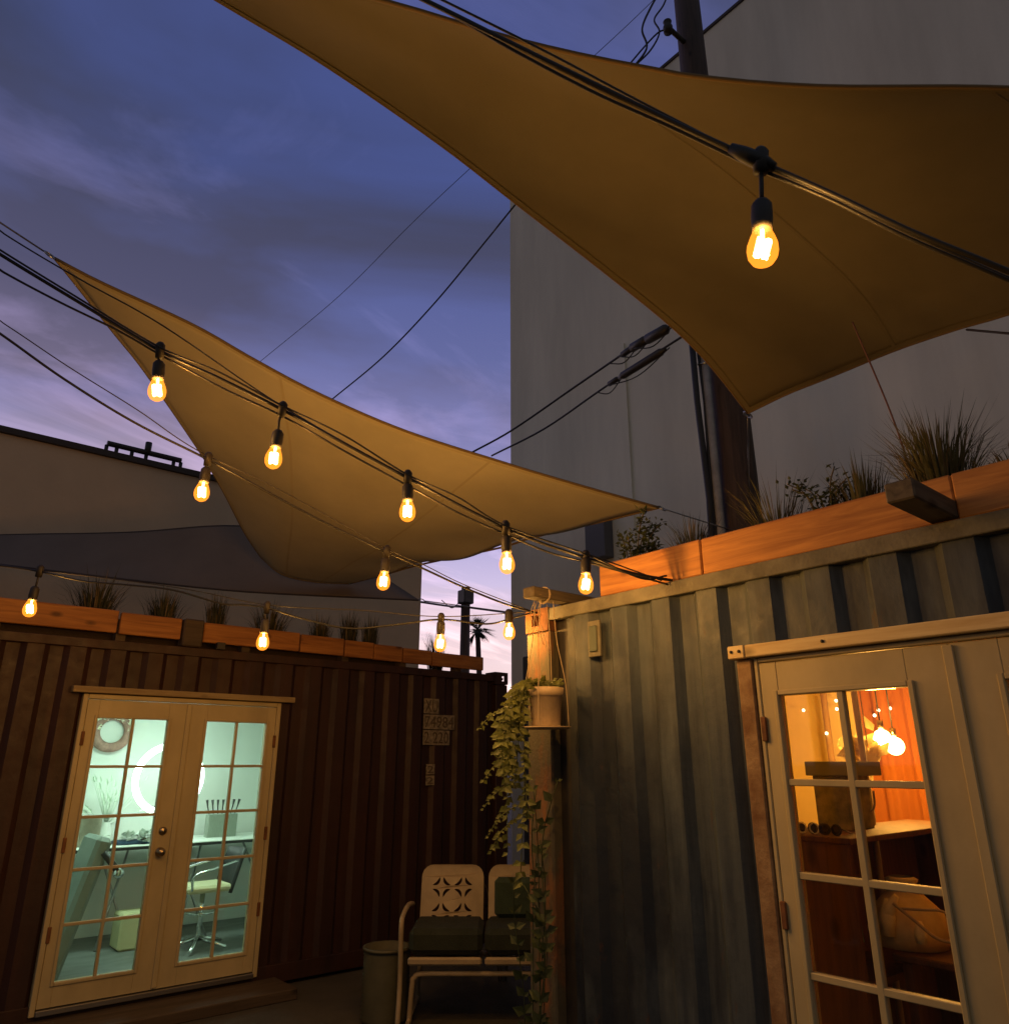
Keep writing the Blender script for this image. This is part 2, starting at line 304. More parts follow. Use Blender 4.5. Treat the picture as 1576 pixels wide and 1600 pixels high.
def resample(pts, n):
    L = [0]
    for a, b in zip(pts, pts[1:]): L.append(L[-1] + (b - a).length)
    out = []; j = 0
    for k in range(n):
        t = L[-1] * k / (n - 1)
        while j < len(L) - 2 and L[j + 1] < t: j += 1
        w = (t - L[j]) / max(1e-9, L[j + 1] - L[j]); out.append(pts[j].lerp(pts[j + 1], min(1, w)))
    return out

# ------------------------------------------------------------------ ground
g = MB().add([(-400, -400, 0), (600, -400, 0), (600, 600, 0), (-400, 600, 0)], [(0, 1, 2, 3)]).build('ground', M_ground, loc=(0, 0, 0)); struct(g)

# ------------------------------------------------------------------ containers
LY, LX0, LX1, LTOP = 6.40, -0.68, 5.40, 2.62
BX, BY0, BY1, BTOP = 3.00, -2.70, 3.35, 2.555
def corrugate(a0, a1, phase=0.0):
    """(position, depth) of a trapezoid profile"""
    prof = [(0, 0), (.11, 0), (.15, 1), (.238, 1), (.278, 0)]; out = [(a0, None)]; k = math.floor((a0 - phase) / .278) - 1; pts = []
    while phase + k * .278 < a1 + .3:
        pts += [(phase + k * .278 + p, d) for p, d in prof[:-1]]; k += 1
    def depth(x):
        for (p, d), (q, e) in zip(pts, pts[1:]):
            if p <= x <= q: return d + (e - d) * (x - p) / max(1e-9, q - p)
        return 0
    return [(a0, depth(a0))] + [(p, d) for p, d in pts if a0 < p < a1] + [(a1, depth(a1))]
DEP = .036
def dent(p, z, sd): return .007 * mnoise.noise(Vector((p * 1.3, z * 1.1, sd))) + .003 * mnoise.noise(Vector((p * 4, z * 3, sd + 9)))
def wall_y(mb, x0, x1, z0, z1, Y, ph=0):      # sheet in a plane y = Y facing -y, a little dented
    C = corrugate(x0, x1, ph); nz = max(2, int((z1 - z0) / .12)); zs = [z0 + (z1 - z0) * k / nz for k in range(nz + 1)]
    for (p, d), (q, e) in zip(C, C[1:]):
        for a, b in zip(zs, zs[1:]):
            f = lambda x, dd, z: (x, Y + dd * DEP + .004 + dent(x, z, 1.5), z)
            mb.add([f(p, d, a), f(q, e, a), f(q, e, b), f(p, d, b)], [(0, 1, 2, 3)])
def wall_x(mb, y0, y1, z0, z1, X, ph=0):      # sheet in a plane x = X facing -x
    C = corrugate(y0, y1, ph); nz = max(2, int((z1 - z0) / .12)); zs = [z0 + (z1 - z0) * k / nz for k in range(nz + 1)]
    for (p, d), (q, e) in zip(C, C[1:]):
        for a, b in zip(zs, zs[1:]):
            f = lambda y, dd, z: (X + dd * DEP + .004 + dent(y, z, 7.5), y, z)
            mb.add([f(p, d, a), f(p, d, b), f(q, e, b), f(q, e, a)], [(0, 1, 2, 3)])

# door openings
LD = dict(x0=1.27, x1=2.82, z0=.10, z1=2.18)
BD = dict(y0=.26, y1=1.845, z0=.10, z1=2.13)

lc = thing('shipping_container', 'red-brown corrugated shipping container with lit french doors and white stencilled numbers', 'container', (2.36, LY + 1.22, 0))
mb = MB(); wall_y(mb, LX0 + .15, LD['x0'], .16, LTOP - .10, LY, .02); wall_y(mb, LD['x1'], LX1 - .15, .16, LTOP - .10, LY, .02); wall_y(mb, LD['x0'], LD['x1'], LD['z1'], LTOP - .10, LY, .02)
mb.build('corrugated_wall', M_red, lc)
mb = MB(); wall_x(mb, LY + .15, LY + 2.3, .16, LTOP - .10, LX1 - .04, 0); mb.build('end_wall', M_red, lc)
box('top_rail', (LX0 + .17, LY - .012, LTOP - .10), (LX1 - .18, LY + .06, LTOP - .03), M_red, lc, .004)
box('bottom_rail', (LX0 + .17, LY - .012, .03), (LX1 - .18, LY + .10, .16), M_red, lc, .004)
box('roof', (LX0, LY + .06, LTOP - .07), (LX1, LY + 2.44, LTOP - .045), M_red, lc)
for x0, x1 in ((LX0, LX0 + .16), (LX1 - .16, LX1)): box('corner_post', (x0, LY - .014, .14), (x1, LY + .14, LTOP - .13), M_red, lc, .006)
box('corner_casting', (LX0, LY - .02, LTOP - .12), (LX0 + .178, LY + .15, LTOP), M_red, lc, .006)
# right hand top casting with its slot open
mb = MB(); a, b, z0, z1 = LX1 - .178, LX1 + .004, LTOP - .125, LTOP + .004
mb.box((a, LY - .02, z0), (a + .095, LY + .15, z1)); mb.box((b - .03, LY - .018, z0 + .001), (b, LY + .016, z1 - .001)); mb.box((a + .09, LY - .019, z0 + .0005), (b - .001, LY + .14, z0 + .035)); mb.box((a + .09, LY - .019, z1 - .03), (b - .001, LY + .14, z1 - .0005))
mb.build('corner_casting', M_red, lc)
# room inside: lining boards (front lining with the door opening)
RX0, RX1, RY0, RY1, RZ0, RZ1 = .35, 4.2, LY + .10, LY + 2.36, .10, 2.50
box('interior_floor', (RX0 - .05, RY0 - .06, RZ0 - .05), (RX1 + .05, RY1 + .05, RZ0), M_floor, lc)
box('interior_ceiling', (RX0 - .05, RY0 - .02, RZ1), (RX1 + .05, RY1 + .05, RZ1 + .03), M_white, lc)
box('interior_wall', (RX0, RY1, RZ0 + .002), (RX1, RY1 + .04, RZ1 - .002), M_white, lc)
box('interior_wall', (RX0 - .05, RY0, RZ0 + .002), (RX0 - .002, RY1, RZ1 - .002), M_white, lc)
box('interior_wall', (RX1 + .002, RY0, RZ0 + .002), (RX1 + .05, RY1, RZ1 - .002), M_white, lc)
mb = MB(); mb.box((RX0 + .002, RY0 - .02, RZ0 + .002), (LD['x0'], RY0, RZ1 - .003)); mb.box((LD['x1'], RY0 - .02, RZ0 + .002), (RX1 - .002, RY0, RZ1 - .003)); mb.box((LD['x0'] + .001, RY0 - .02, LD['z1']), (LD['x1'] - .001, RY0, RZ1 - .003)); mb.build('front_lining', M_white, lc)
# number panels with lettering
def text_mesh(body, size, name):
    cu = bpy.data.curves.new(name, 'FONT'); cu.body = body; cu.size = size; cu.extrude = .001; cu.resolution_u = 2
    o = bpy.data.objects.new(name, cu); COL.objects.link(o); bpy.context.view_layer.update()
    me = bpy.data.meshes.new_from_object(o.evaluated_get(bpy.context.evaluated_depsgraph_get())); bpy.data.objects.remove(o); return me
def number_panel(x0, x1, z0, z1, body, y):
    p = box('number_panel', (x0, y, z0), (x1, y + .004, z1), M_plate, lc)
    me = text_mesh(body, 1, 'lettering'); xs = [v.co.x for v in me.vertices]; ys = [v.co.y for v in me.vertices]; w = max(xs) - min(xs); h = max(ys) - min(ys)
    fx = (x1 - x0 - .03) / w; fz = (z1 - z0 - .03) / h; off = lc.location
    for v in me.vertices: v.co = Vector((x0 + .015 + (v.co.x - min(xs)) * fx, y - .002 - v.co.z, z0 + .015 + (v.co.y - min(ys)) * fz)) - off
    me.materials.append(M_ink); o = bpy.data.objects.new('lettering', me); o.parent = p; COL.objects.link(o)
number_panel(4.32, 4.50, 2.155, 2.30, 'XU', LY - .006)
number_panel(4.32, 4.70, 2.005, 2.145, '74984', LY - .006)
number_panel(4.32, 4.64, 1.855, 1.995, '2 220', LY - .006)
number_panel(4.37, 4.47, 1.58, 1.675, '2', LY - .006)
number_panel(4.37, 4.47, 1.48, 1.57, '2', LY - .006)

bc = thing('shipping_container', 'grey-blue weathered corrugated container with warm lit double doors and timber edged roof', 'container', (BX + 1.22, .3, 0))
mb = MB(); wall_x(mb, BD['y1'], BY1 - .29, .16, BTOP - .07, BX, .075); wall_x(mb, BY0 + .2, BD['y0'], .16, BTOP - .07, BX, .075); wall_x(mb, BD['y0'], BD['y1'], BD['z1'] + .03, BTOP - .07, BX, .075)
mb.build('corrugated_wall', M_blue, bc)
box('wall_backing', (BX + .05, BY1 - .30, .16), (BX + .07, BY1 - .18, BTOP - .07), M_dark, bc)
box('top_rail', (BX - .014, BY0 + .18, BTOP - .072), (BX + .06, BY1 - .19, BTOP), M_rail, bc, .004)
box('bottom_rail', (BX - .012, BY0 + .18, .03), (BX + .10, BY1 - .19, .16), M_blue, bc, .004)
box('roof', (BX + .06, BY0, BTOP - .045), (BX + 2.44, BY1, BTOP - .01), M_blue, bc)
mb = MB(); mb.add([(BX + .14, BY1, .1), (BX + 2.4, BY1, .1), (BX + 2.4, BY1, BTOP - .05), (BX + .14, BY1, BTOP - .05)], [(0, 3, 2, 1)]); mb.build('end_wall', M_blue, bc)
box('corner_post', (BX - .016, BY1 - .20, .14), (BX + .13, BY1, BTOP - .135), M_post, bc, .008)
mb = MB(); y0, y1, z0, z1 = BY1 - .19, BY1 + .004, BTOP - .13, BTOP + .006
mb.box((BX - .02, y0, z0), (BX + .02, y0 + .055, z1)); mb.box((BX - .02, y1 - .055, z0), (BX + .02, y1, z1)); mb.box((BX - .019, y0 + .05, z0 + .0005), (BX + .02, y1 - .05, z0 + .035)); mb.box((BX - .019, y0 + .05, z1 - .035), (BX + .02, y1 - .05, z1 - .0005)); mb.box((BX + .02, y0, z0), (BX + .16, y1, z1))
mb.build('corner_casting', M_rust, bc)
# vent plate
vp = box('vent_frame', (BX - .020, 2.755, 2.235), (BX - .004, 2.845, 2.43), M_rail, bc, .003)
box('vent_cover', (BX - .030, 2.772, 2.262), (BX - .022, 2.828, 2.40), mat('dark_green_paint', (.05, .075, .06), .5), vp, .003)
# room inside
QX0, QX1, QY0, QY1 = BX + .10, BX + 2.36, -.6, 3.22
box('interior_floor', (QX0 - .06, QY0, .05), (QX1 + .05, QY1, .10), M_floor, bc)
box('interior_ceiling', (QX0 - .02, QY0, 2.44), (QX1 + .05, QY1, 2.47), M_yellow, bc)
box('interior_wall', (QX1, QY0, .102), (QX1 + .04, QY1, 2.438), M_yellow, bc)
box('interior_wall', (QX0, QY1 + .002, .102), (QX1, QY1 + .04, 2.438), M_yellow, bc)
box('interior_wall', (QX0, QY0 - .04, .102), (QX1, QY0 - .002, 2.438), M_yellow, bc)
mb = MB(); mb.box((QX0 - .02, BD['y1'], .102), (QX0, QY1, 2.438)); mb.box((QX0 - .02, QY0, .102), (QX0, BD['y0'], 2.438)); mb.box((QX0 - .02, BD['y0'] + .001, BD['z1']), (QX0, BD['y1'] - .001, 2.437)); mb.build('front_lining', M_yellow, bc)

# ------------------------------------------------------------------ doors (built flat in a-z plane, then mapped)
def french_door(name, label, loc, A, dirn, spec):
    """A(a, d, z) -> point; a runs along the wall, d outwards from the wall plane"""
    t = thing(name, label, 'door', loc)
    def bx(n, a0, a1, d0, d1, z0, z1, m, par=t, bev=.004): return MB().box(A(a0, d0, z0), A(a1, d1, z1)).build(n, m, par, bev)
    a0, a1, z0, z1 = spec['outer']; f = spec['frame']
    bx('frame_jamb', a0, a0 + f, -.09, spec['fp'], z0, z1, M_door); bx('frame_jamb', a1 - f, a1, -.09, spec['fp'], z0, z1, M_door)
    bx('frame_head', a0 + f + .001, a1 - f - .001, -.09, spec['fp'], z1 - f, z1, M_door); bx('sill', a0 + f + .001, a1 - f - .001, -.09, spec['fp'] + .02, z0, z0 + .035, M_steel)
    for gi, (g0, g1, l0, l1) in enumerate(spec['leaves']):
        lf = None; gz0, gz1 = spec['gz']; lz0, lz1 = z0 + .04, z1 - f - .004; th = .045; dp = spec['lp']
        lf = MB().box(A(l0, dp - th, lz0), A(g0, dp, lz1)).box(A(g1, dp - th, lz0), A(l1, dp, lz1)).box(A(g0, dp - th + .0003, lz0 + .0003), A(g1, dp - .0003, gz0)).box(A(g0, dp - th + .0003, gz1), A(g1, dp - .0003, lz1 - .0003)).build('leaf', M_door, t, .0025)
        # raised glazing bead round the glass
        bw = .022
        for q in ((g0 - bw, g0, gz0 - bw, gz1 + bw), (g1, g1 + bw, gz0 - bw, gz1 + bw)): bx('glazing_bead', q[0], q[1], dp + .0005, dp + .012, q[2], q[3], M_door, lf, .004)
        for q in ((gz0 - bw, gz0), (gz1, gz1 + bw)): bx('glazing_bead', g0 + .0005, g1 - .0005, dp + .0006, dp + .0115, q[0], q[1], M_door, lf, .004)
        gm = (g0 + g1) / 2; mw = spec['mw'] / 2
        bx('muntin', gm - mw, gm + mw, dp - .03, dp + .004, gz0 - .001, gz1 + .001, M_door, lf, .003)
        ph = (gz1 - gz0) / 5
        for k in range(1, 5): bx('muntin', g0 - .001, g1 + .001, dp - .029, dp + .003, gz0 + k * ph - mw, gz0 + k * ph + mw, M_door, lf, .003)
        for k in range(5):
            for c in range(2):
                p0, p1 = (g0, gm) if c == 0 else (gm, g1)
                bx('pane', p0 + .002, p1 - .002, dp - .022, dp - .018, gz0 + k * ph + .002, gz0 + (k + 1) * ph - .002, M_glass, lf, 0)
        he = l0 if spec['hinge'][gi] < 0 else l1
        for hz in (.22, .5, .86):
            hzz = lz0 + hz * (lz1 - lz0); bx('hinge', he - .012, he + .012, dp + .001, dp + .014, hzz - .05, hzz + .05, M_rust, t, .003)
    m = spec['mid']; bx('astragal', m - .019, m + .019, spec['lp'] + .001, spec['lp'] + .014, z0 + .05, z1 - f - .01, M_door)
    return t
Al = lambda a, d, z: (a, LY - d, z)
ld = french_door('french_door', 'cream french doors of twenty panes lit mint green from inside, on the red-brown container', (2.045, LY, LD['z0']), Al, -1,
    dict(outer=(LD['x0'], LD['x1'], LD['z0'], LD['z1']), frame=.035, fp=.03, lp=.022, leaves=[(1.39, 1.895, 1.308, 2.043), (2.198, 2.70, 2.047, 2.782)], gz=(.286, 2.008), mw=.020, hinge=(-1, 1), mid=2.046))
def knob(par, a, z, d0):
    mb = MB(); mb.lathe([(0, .0), (.032, .0), (.032, .008), (.012, .012), (.012, .035), (.024, .04), (.029, .055), (.022, .068), (0, .07)], (0, 0, 0), 16, 'z')
    mb.v = [Vector((a + v.x, LY - d0 - v.z, z + v.y)) for v in mb.v]; return mb.build('door_knob', M_brass, par)
knob(ld, 1.962, 1.055, .023)
mb = MB(); mb.lathe([(0, 0), (.030, 0), (.028, .012), (.012, .016), (0, .018)], (0, 0, 0), 16); mb.v = [Vector((1.966 + v.x, LY - .023 - v.z, 1.20 + v.y)) for v in mb.v]; mb.build('deadbolt', M_brass, ld)
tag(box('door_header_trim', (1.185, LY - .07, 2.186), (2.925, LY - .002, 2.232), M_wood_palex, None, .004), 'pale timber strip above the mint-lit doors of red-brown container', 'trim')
tag(box('door_step', (1.05, LY - .42, .0), (2.98, LY - .015, .075), M_wood_old, None, .006), 'dark weathered timber step below the mint-lit french doors', 'step')

Ab = lambda a, d, z: (BX - d, a, z)
bd = french_door('french_door', 'cream double doors glowing orange inside, on the grey-blue container', (BX, 1.05, BD['z0']), Ab, 1,
    dict(outer=(BD['y0'], BD['y1'], BD['z0'], BD['z1']), frame=.02, fp=.025, lp=.022, leaves=[(.365, .893, .283, 1.051), (1.212, 1.742, 1.055, 1.822)], gz=(.235, 1.965), mw=.026, hinge=(-1, 1), mid=1.053))
ht = thing('door_header_trim', 'pale screwed timber lintel over orange lit double doors', 'trim', (BX, 1.05, 2.13))
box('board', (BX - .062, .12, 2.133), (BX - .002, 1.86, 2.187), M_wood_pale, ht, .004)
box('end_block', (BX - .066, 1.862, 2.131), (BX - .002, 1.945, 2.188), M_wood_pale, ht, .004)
for y in (1.885, 1.925, 1.50, .80): 
    mb = MB(); mb.lathe([(0, 0), (.007, 0), (.007, .004), (0, .005)], (0, 0, 0), 10); x = BX - (.0665 if y > 1.87 else .0625); mb.v = [Vector((x - v.z, y + v.x, 2.162 + v.y)) for v in mb.v]; mb.build('screw', M_dark, ht)
tag(box('jamb_strip', (BX - .035, 1.849, .14), (BX + .05, 1.925, 2.128), M_jamb, None, .006), 'rusty brown edge strip beside the orange lit double doors', 'trim')

# ------------------------------------------------------------------ roof timbers and planters
pl = thing('roof_planter', 'redwood board edging along roof of grey-blue container', 'planter', (BX + .2, 0, BTOP))
ys = [2.78, 2.10, .95, -.45, -2.6]
for k, (a, b) in enumerate(zip(ys, ys[1:])): box('board', (BX + .02 + .004 * (k % 2), b + .002, BTOP + .008), (BX + .065, a - .002, BTOP + .190), M_wood, pl, .006)
box('board', (BX + .07, 2.72, BTOP + .008), (BX + 2.2, 2.765, BTOP + .188), M_woodx, pl, .006)
box('planter_soil', (BX + .068, -2.5, BTOP - .005), (BX + .55, 2.71, BTOP + .13), M_soil, pl)
box('back_board', (BX + .555, -2.6, BTOP - .004), (BX + .60, 2.715, BTOP + .17), M_wood, pl)
def beam(label, y, x_tip, z0, w, h, m):
    return tag(box('roof_beam', (x_tip, y - w / 2, z0), (BX + 1.2, y + w / 2, z0 + h), m, None, .006), label, 'beam')
b1 = onx(1400, 800, BX - .28)
M_bm = wood_mat('grey_timber_x', (.125, .10, .065), (.06, .046, .03), 0)
beam('dark square timber jutting from roof above orange lit doors', 1.0, BX - .35, BTOP + .012, .10, .075, M_bm)
beam('timber arm at container corner carrying the hanging pot', 3.05, BX - .27, BTOP + .010, .09, .06, M_bm)

lp = thing('roof_planter', 'row of brown boards along the roof edge of red-brown container', 'planter', (2.2, LY, LTOP))
xs = [(-.6, 1.425), (1.445, 1.91), (2.09, 2.95), (2.965, 3.40), (3.412, 3.72), (3.73, 4.05), (4.06, 4.40), (4.41, 5.08)]
for k, (a, b) in enumerate(xs):
    box('board', (a, LY + .0 + .004 * (k % 2), LTOP + .030 - .003 * k), (b, LY + .045 + .004 * (k % 2), LTOP + .205 - .008 * k), M_woodx, lp, .006)
box('end_cap_block', (1.92, LY - .03, LTOP - .025), (2.08, LY + .10, LTOP + .20), M_wood_old, lp, .01)
for x in (-.3, .6, 1.44, 2.45, 3.415, 4.06, 4.75): box('block', (x, LY + .06, LTOP - .045), (x + .07, LY + .16, LTOP + .15), M_wood_old, lp)
box('planter_soil', (-.6, LY + .17, LTOP - .044), (4.1, LY + .55, LTOP + .08), M_soil, lp)
tag(box('roof_bracket', (2.20, LY - .045, LTOP - .03), (2.27, LY - .004, LTOP + .03), M_dark, None, .004), 'small dark metal bracket below boards of red-brown container', 'bracket')

# ------------------------------------------------------------------ buildings behind
gw = thing('building', 'tall plain grey windowless building behind the grey-blue container', 'building', (14, 3, 0))
GX, GY1, GZ = 9.0, 10.53, 13.85
mb = MB()
def quadgrid(mb, o, du, dv, nu, nv): mb.grid([[Vector(o) + Vector(du) * (i / nu) + Vector(dv) * (j / nv) for i in range(nu + 1)] for j in range(nv + 1)], False)
mb.box((GX, -14, 0), (22, GY1, GZ)); mb.build('wall', M_grey, gw)
box('parapet_cap', (GX - .03, -14, GZ + .002), (22, GY1 + .03, GZ + .06), M_coping, gw)
for y, w in ((8.35, .9),): box('wall_pilaster', (GX - .03, y - w, .1), (GX + .02, y, GZ - 5.2), M_grey, gw)
lb = thing('building', 'cream stucco building with dark roof edge behind the red-brown container', 'building', (1, 15, 0))
BYW = 11.5; lbz = 5.93
mb = MB(); mb.box((-12, BYW, 0), (7.62, 22, lbz)); mb.build('wall', M_stucco, lb)
box('roof_coping', (-12, BYW - .06, lbz + .002), (7.66, 22, lbz + .09), M_coping, lb)
# rail on that roof
rr = thing('roof_rail', 'black low rail on feet standing on the cream building roof', 'rail', (2.5, BYW + .3, lbz + .09))
p0 = ony(165, 706, BYW + .3); p1 = ony(281, 733, BYW + .3)
mb = MB(); mb.tube([(p0.x, p0.y, lbz + .33), (p1.x, p1.y, lbz + .33)], .045, 8); mb.build('top_bar', M_dark, rr)
box('foot_bar', (p0.x, p0.y - .05, lbz + .092), (p1.x, p0.y + .05, lbz + .15), M_dark, rr)
for k in (0, .13, .33, .52, .9, 1): 
    x = p0.x + (p1.x - p0.x) * k; MB().tube([(x, p0.y, lbz + .14), (x, p0.y, lbz + .30)], .028, 6).build('post', M_dark, rr)
x = p0.x + (p1.x - p0.x) * .53; MB().tube([(x, p0.y, lbz + .3), (x, p0.y, lbz + .5)], .05, 8).build('stub_pipe', M_dark, rr)
# dark equipment box on grey wall
q = onx(935, 842, GX - .15)
tag(box('meter_box', (GX - .25, q.y - .22, q.z - .35), (GX - .035, q.y + .22, q.z + .35), mat('grey_box_paint', (.10, .10, .11), .6), None, .01), 'dark grey box mounted low on grey building wall behind roof plants', 'box')
q = onx(815, 1040, GX - .15)
tag(box('dark_cover_box', (GX - .16, q.y - 1.3, .0), (GX - .004, q.y - .02, q.z + .15), mat('dark_cover_paint', (.06, .055, .05), .7), None, .02), 'dark tall box added as cover at grey building edge beside the container corner', 'cabinet')  # box extended to the ground as a dark cover over the bluish lit wall

# ------------------------------------------------------------------ utility pole
px, py = 5.95, 3.66
up = thing('utility_pole', 'thick dark wooden utility pole beside the grey building', 'utility pole', (px, py, 0))
MB().tube([(px, py, z) for z in (0, 3, 6, 9, 12.5)], [.21, .195, .175, .155, .135], 20).build('pole', M_pole, up)
d = -(RT * .235) - FH * .12
c = Vector((px, py, 0)) + d
MB().tube([c + ZU * z for z in (0.1, 2, 4, 6.2)], .042, 12).build('conduit', M_pipe, up)
for z in (3.2, 5.4): 
    MB().tube([c + Vector((0, 0, z)) - RT * .07, c + Vector((0, 0, z)) - FH * .05, c + Vector((0, 0, z)) + RT * .09], .012, 6).build('clamp', M_steel, up)
c2 = c - RT * .10
MB().tube([c2 + ZU * z + RT * (.02 * math.sin(z * 2)) for z in (.1, 1, 2, 3, 4, 5, 6)], .030, 8).build('riser_cable', M_black, up)
MB().tube([c2 + RT * .05 + ZU * z + RT * (.015 * math.sin(z * 3)) for z in (.1, 1, 2, 3, 4, 5, 5.8)], .016, 6).build('riser_cable', M_black, up)
ins = at(1043, 42, 6.35)
MB().tube([Vector((px, py, ins.z)), ins], .03, 8).build('insulator_arm', M_dark, up)
MB().lathe([(0, -.09), (.05, -.08), (.055, 0), (.03, .05), (.05, .08), (0, .09)], ins, 12).build('insulator', M_dark, up)
# far pole and palm
fp = at(727, 960, 24); fz = at(727, 918, 24).z
fu = thing('utility_pole', 'distant dark utility pole in the sky gap beside a palm', 'utility pole', (fp.x, fp.y, 0))
MB().tube([(fp.x, fp.y, 0), (fp.x, fp.y, fz)], [.19, .145], 12).build('pole', M_pole, fu)
a = at(717, 931, 24); MB().tube([(fp.x, fp.y, a.z), a, a - ZU * .18], .04, 6).build('bracket', M_dark, fu)
box('transformer_box', (fp.x - .2, fp.y - .2, fz - .55), (fp.x + .2, fp.y + .2, fz - .1), M_dark, fu, .03)
def palm(u, v, D, h_u):
    c = at(u, v, D); t = thing('palm_tree', 'distant tall palm tree in the pale sky gap', 'tree', (c.x, c.y, 0))
    MB().tube([(c.x + .25, c.y, 0), (c.x + .2, c.y, c.z * .5), (c.x, c.y, c.z)], [.16, .12, .10], 8).build('trunk', M_pole, t)
    rnd = random.Random(3)
    cr = MB()
    for k in range(34):
        az = rnd.uniform(0, 6.28); el = rnd.uniform(-.9, 1.25); L = rnd.uniform(.75, 1.05)
        d = Vector((math.cos(az) * math.cos(el), math.sin(az) * math.cos(el), math.sin(el))); sd = d.cross(ZU).normalized()
        pts = [c + d * L * s - ZU * (.35 * L * s * s) for s in (0, .35, .7, 1)]
        for w in range(-4, 5):
            e = (d + sd * w * .16).normalized(); base = c + d * .28 * L; tip = base + e * L * (.62 - .035 * abs(w)) - ZU * .16 * L
            n = e.cross(ZU).normalized() * .028
            cr.add([base - n, base + n, tip], [(0, 1, 2)])
        cr.tube([c, pts[1]], [.025, .012], 4, False)
    cr.build('crown', M_palm, t)
palm(746, 984, 30, 0)

# ------------------------------------------------------------------ shade sails
def edge(pts, n): return resample(smooth_curve([at(*p) for p in pts], 10), n)
def coons(c0, c1, d0, d1):
    n = len(c0); m = len(d0); G = []
    for j in range(m):
        t = j / (m - 1); row = []
        for i in range(n):
            s = i / (n - 1)
            row.append(c0[i] * (1 - t) + c1[i] * t + d0[j] * (1 - s) + d1[j] * s - (c0[0] * (1 - s) * (1 - t) + c0[-1] * s * (1 - t) + c1[0] * (1 - s) * t + c1[-1] * s * t))
        G.append(row)
    return G
def fold(G, tip_i, amp, cnt):
    """tension folds fanning out of one corner"""
    return G
def sail(name, label, G, m, edges, corners, hem=M_hem, hr=.010):
    xs = [p for r in G for p in r]; base = Vector((sum(p.x for p in xs) / len(xs), sum(p.y for p in xs) / len(xs), min(p.z for p in xs)))
    t = thing(name, label, 'shade sail', base)
    o = MB().grid(G).build('fabric', m, t); md = o.modifiers.new('thickness', 'SOLIDIFY'); md.thickness = .003
    for e in edges: MB().tube(e, hr, 6).build('hem', hem, t)
    def strip(rowa, rowb, width, nm, off):
        a_, b_ = [], []
        for p, q in zip(rowa, rowb):
            d = q - p; d = d.normalized() * min(width, d.length) if d.length > 1e-6 else Vector(); a_.append(p - ZU * off); b_.append(p + d - ZU * off)
        MB().grid([a_, b_]).build(nm, hem_m, t)
    hem_m = {M_sail: M_seam, M_sail2: M_seam2}.get(m)
    if hem_m:
        cols = list(zip(*G)); k3, k6 = len(cols) // 3, 2 * len(cols) // 3
        strip(G[0], G[1], .045, 'hem_band', .006); strip(G[-1], G[-2], .045, 'hem_band', .006); strip(cols[0], cols[1], .045, 'hem_band', .007)
        for kk in (k3, k6): strip(cols[kk], cols[kk + 1], .022, 'seam', .005)
    for c, to in corners:
        d = (to - c).normalized(); a = d.orthogonal().normalized(); b = d.cross(a)
        ring = [c + d * .03 + (d * math.cos(k * math.pi / 8) + a * math.sin(k * math.pi / 8)) * .035 for k in range(17)]
        MB().tube(ring, .006, 6).build('corner_ring', M_steel, t)
        MB().tube([c + d * .065, to], .006, 6).build('tether', M_steel, t)
    return t
n = 44
MAST = RT * -4.2 + FH * 2.0
ms = thing('cable_mast', 'wooden mast at left of the yard holding sail tether and string cables', 'post', (MAST.x, MAST.y, 0))
MB().tube([MAST, MAST + ZU * 5.2], [.075, .065], 14).build('post', M_pole, ms); MB().lathe([(0, 0), (.13, 0), (.13, .02), (.08, .03)], MAST, 16).build('base_plate', M_steel, ms)
def mast(z): return MAST + ZU * z
D_A, D_B, D_C, D_D = 4.0, 5.8, 8.5, 8.0
def il(pts, d0, d1):
    out = []; L = [0]
    for a, b in zip(pts, pts[1:]): L.append(L[-1] + math.hypot(b[0] - a[0], b[1] - a[1]))
    for p, l in zip(pts, L):
        s = l / L[-1]; inv = (1 - s) / d0 + s / d1; out.append((p[0], p[1], 1 / inv))
    return out
top = edge(il([(85, 403), (158, 441), (301, 507), (396, 561), (500, 616), (635, 674), (794, 725), (850, 742), (940, 768), (1030, 793)], D_A, D_B), n)
left = edge(il([(85, 403), (108, 431), (178, 520), (228, 583), (311, 704), (349, 768), (382, 832), (407, 870)], D_A, D_D), n)
bot = edge(il([(407, 870), (440, 897), (490, 909), (545, 912)], D_D, D_C), n)
right = edge(il([(1030, 793), (940, 815), (832, 840), (781, 856), (658, 882), (604, 897), (545, 912)], D_B, D_C), n)
G = coons(top, bot, left, right)
# soft folds towards the right corner and a belly in the cloth
for j in range(n):
    for i in range(n):
        s, t = i / (n - 1), j / (n - 1); e = math.sin(math.pi * t) ** 1.6
        G[j][i] = G[j][i] + ZU * (e * (.10 * math.sin(t * 19 + .8 * math.sin(7 * s)) * max(0, s - .55) ** 1.2 * 2.2 * (1 - s * .6) - .05 * math.sin(math.pi * s)))
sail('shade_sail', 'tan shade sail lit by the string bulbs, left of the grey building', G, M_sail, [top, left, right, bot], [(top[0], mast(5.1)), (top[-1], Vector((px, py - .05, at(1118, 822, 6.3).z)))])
Q, P, S = (108, -139, 2.3), (1168, 645, 4.9), (2300, 250, 2.4)
top = edge(il([Q[:2], (350, -62), (520, -20), (640, 12), (782, 55), (900, 84), (996, 103), (1101, 121), (1286, 135), (1576, 137), (1900, 160), S[:2]], Q[2], S[2]), n)
left = edge(il([Q[:2], (350, 6), (508, 101), (685, 223), (805, 316), (940, 421), (1038, 500), (1090, 549), (1128, 593), P[:2]], Q[2], P[2]), n)
right = edge(il([P[:2], (1230, 615), (1300, 587), (1400, 546), (1500, 512), (1576, 490), (1900, 385), S[:2]], P[2], S[2]), n)
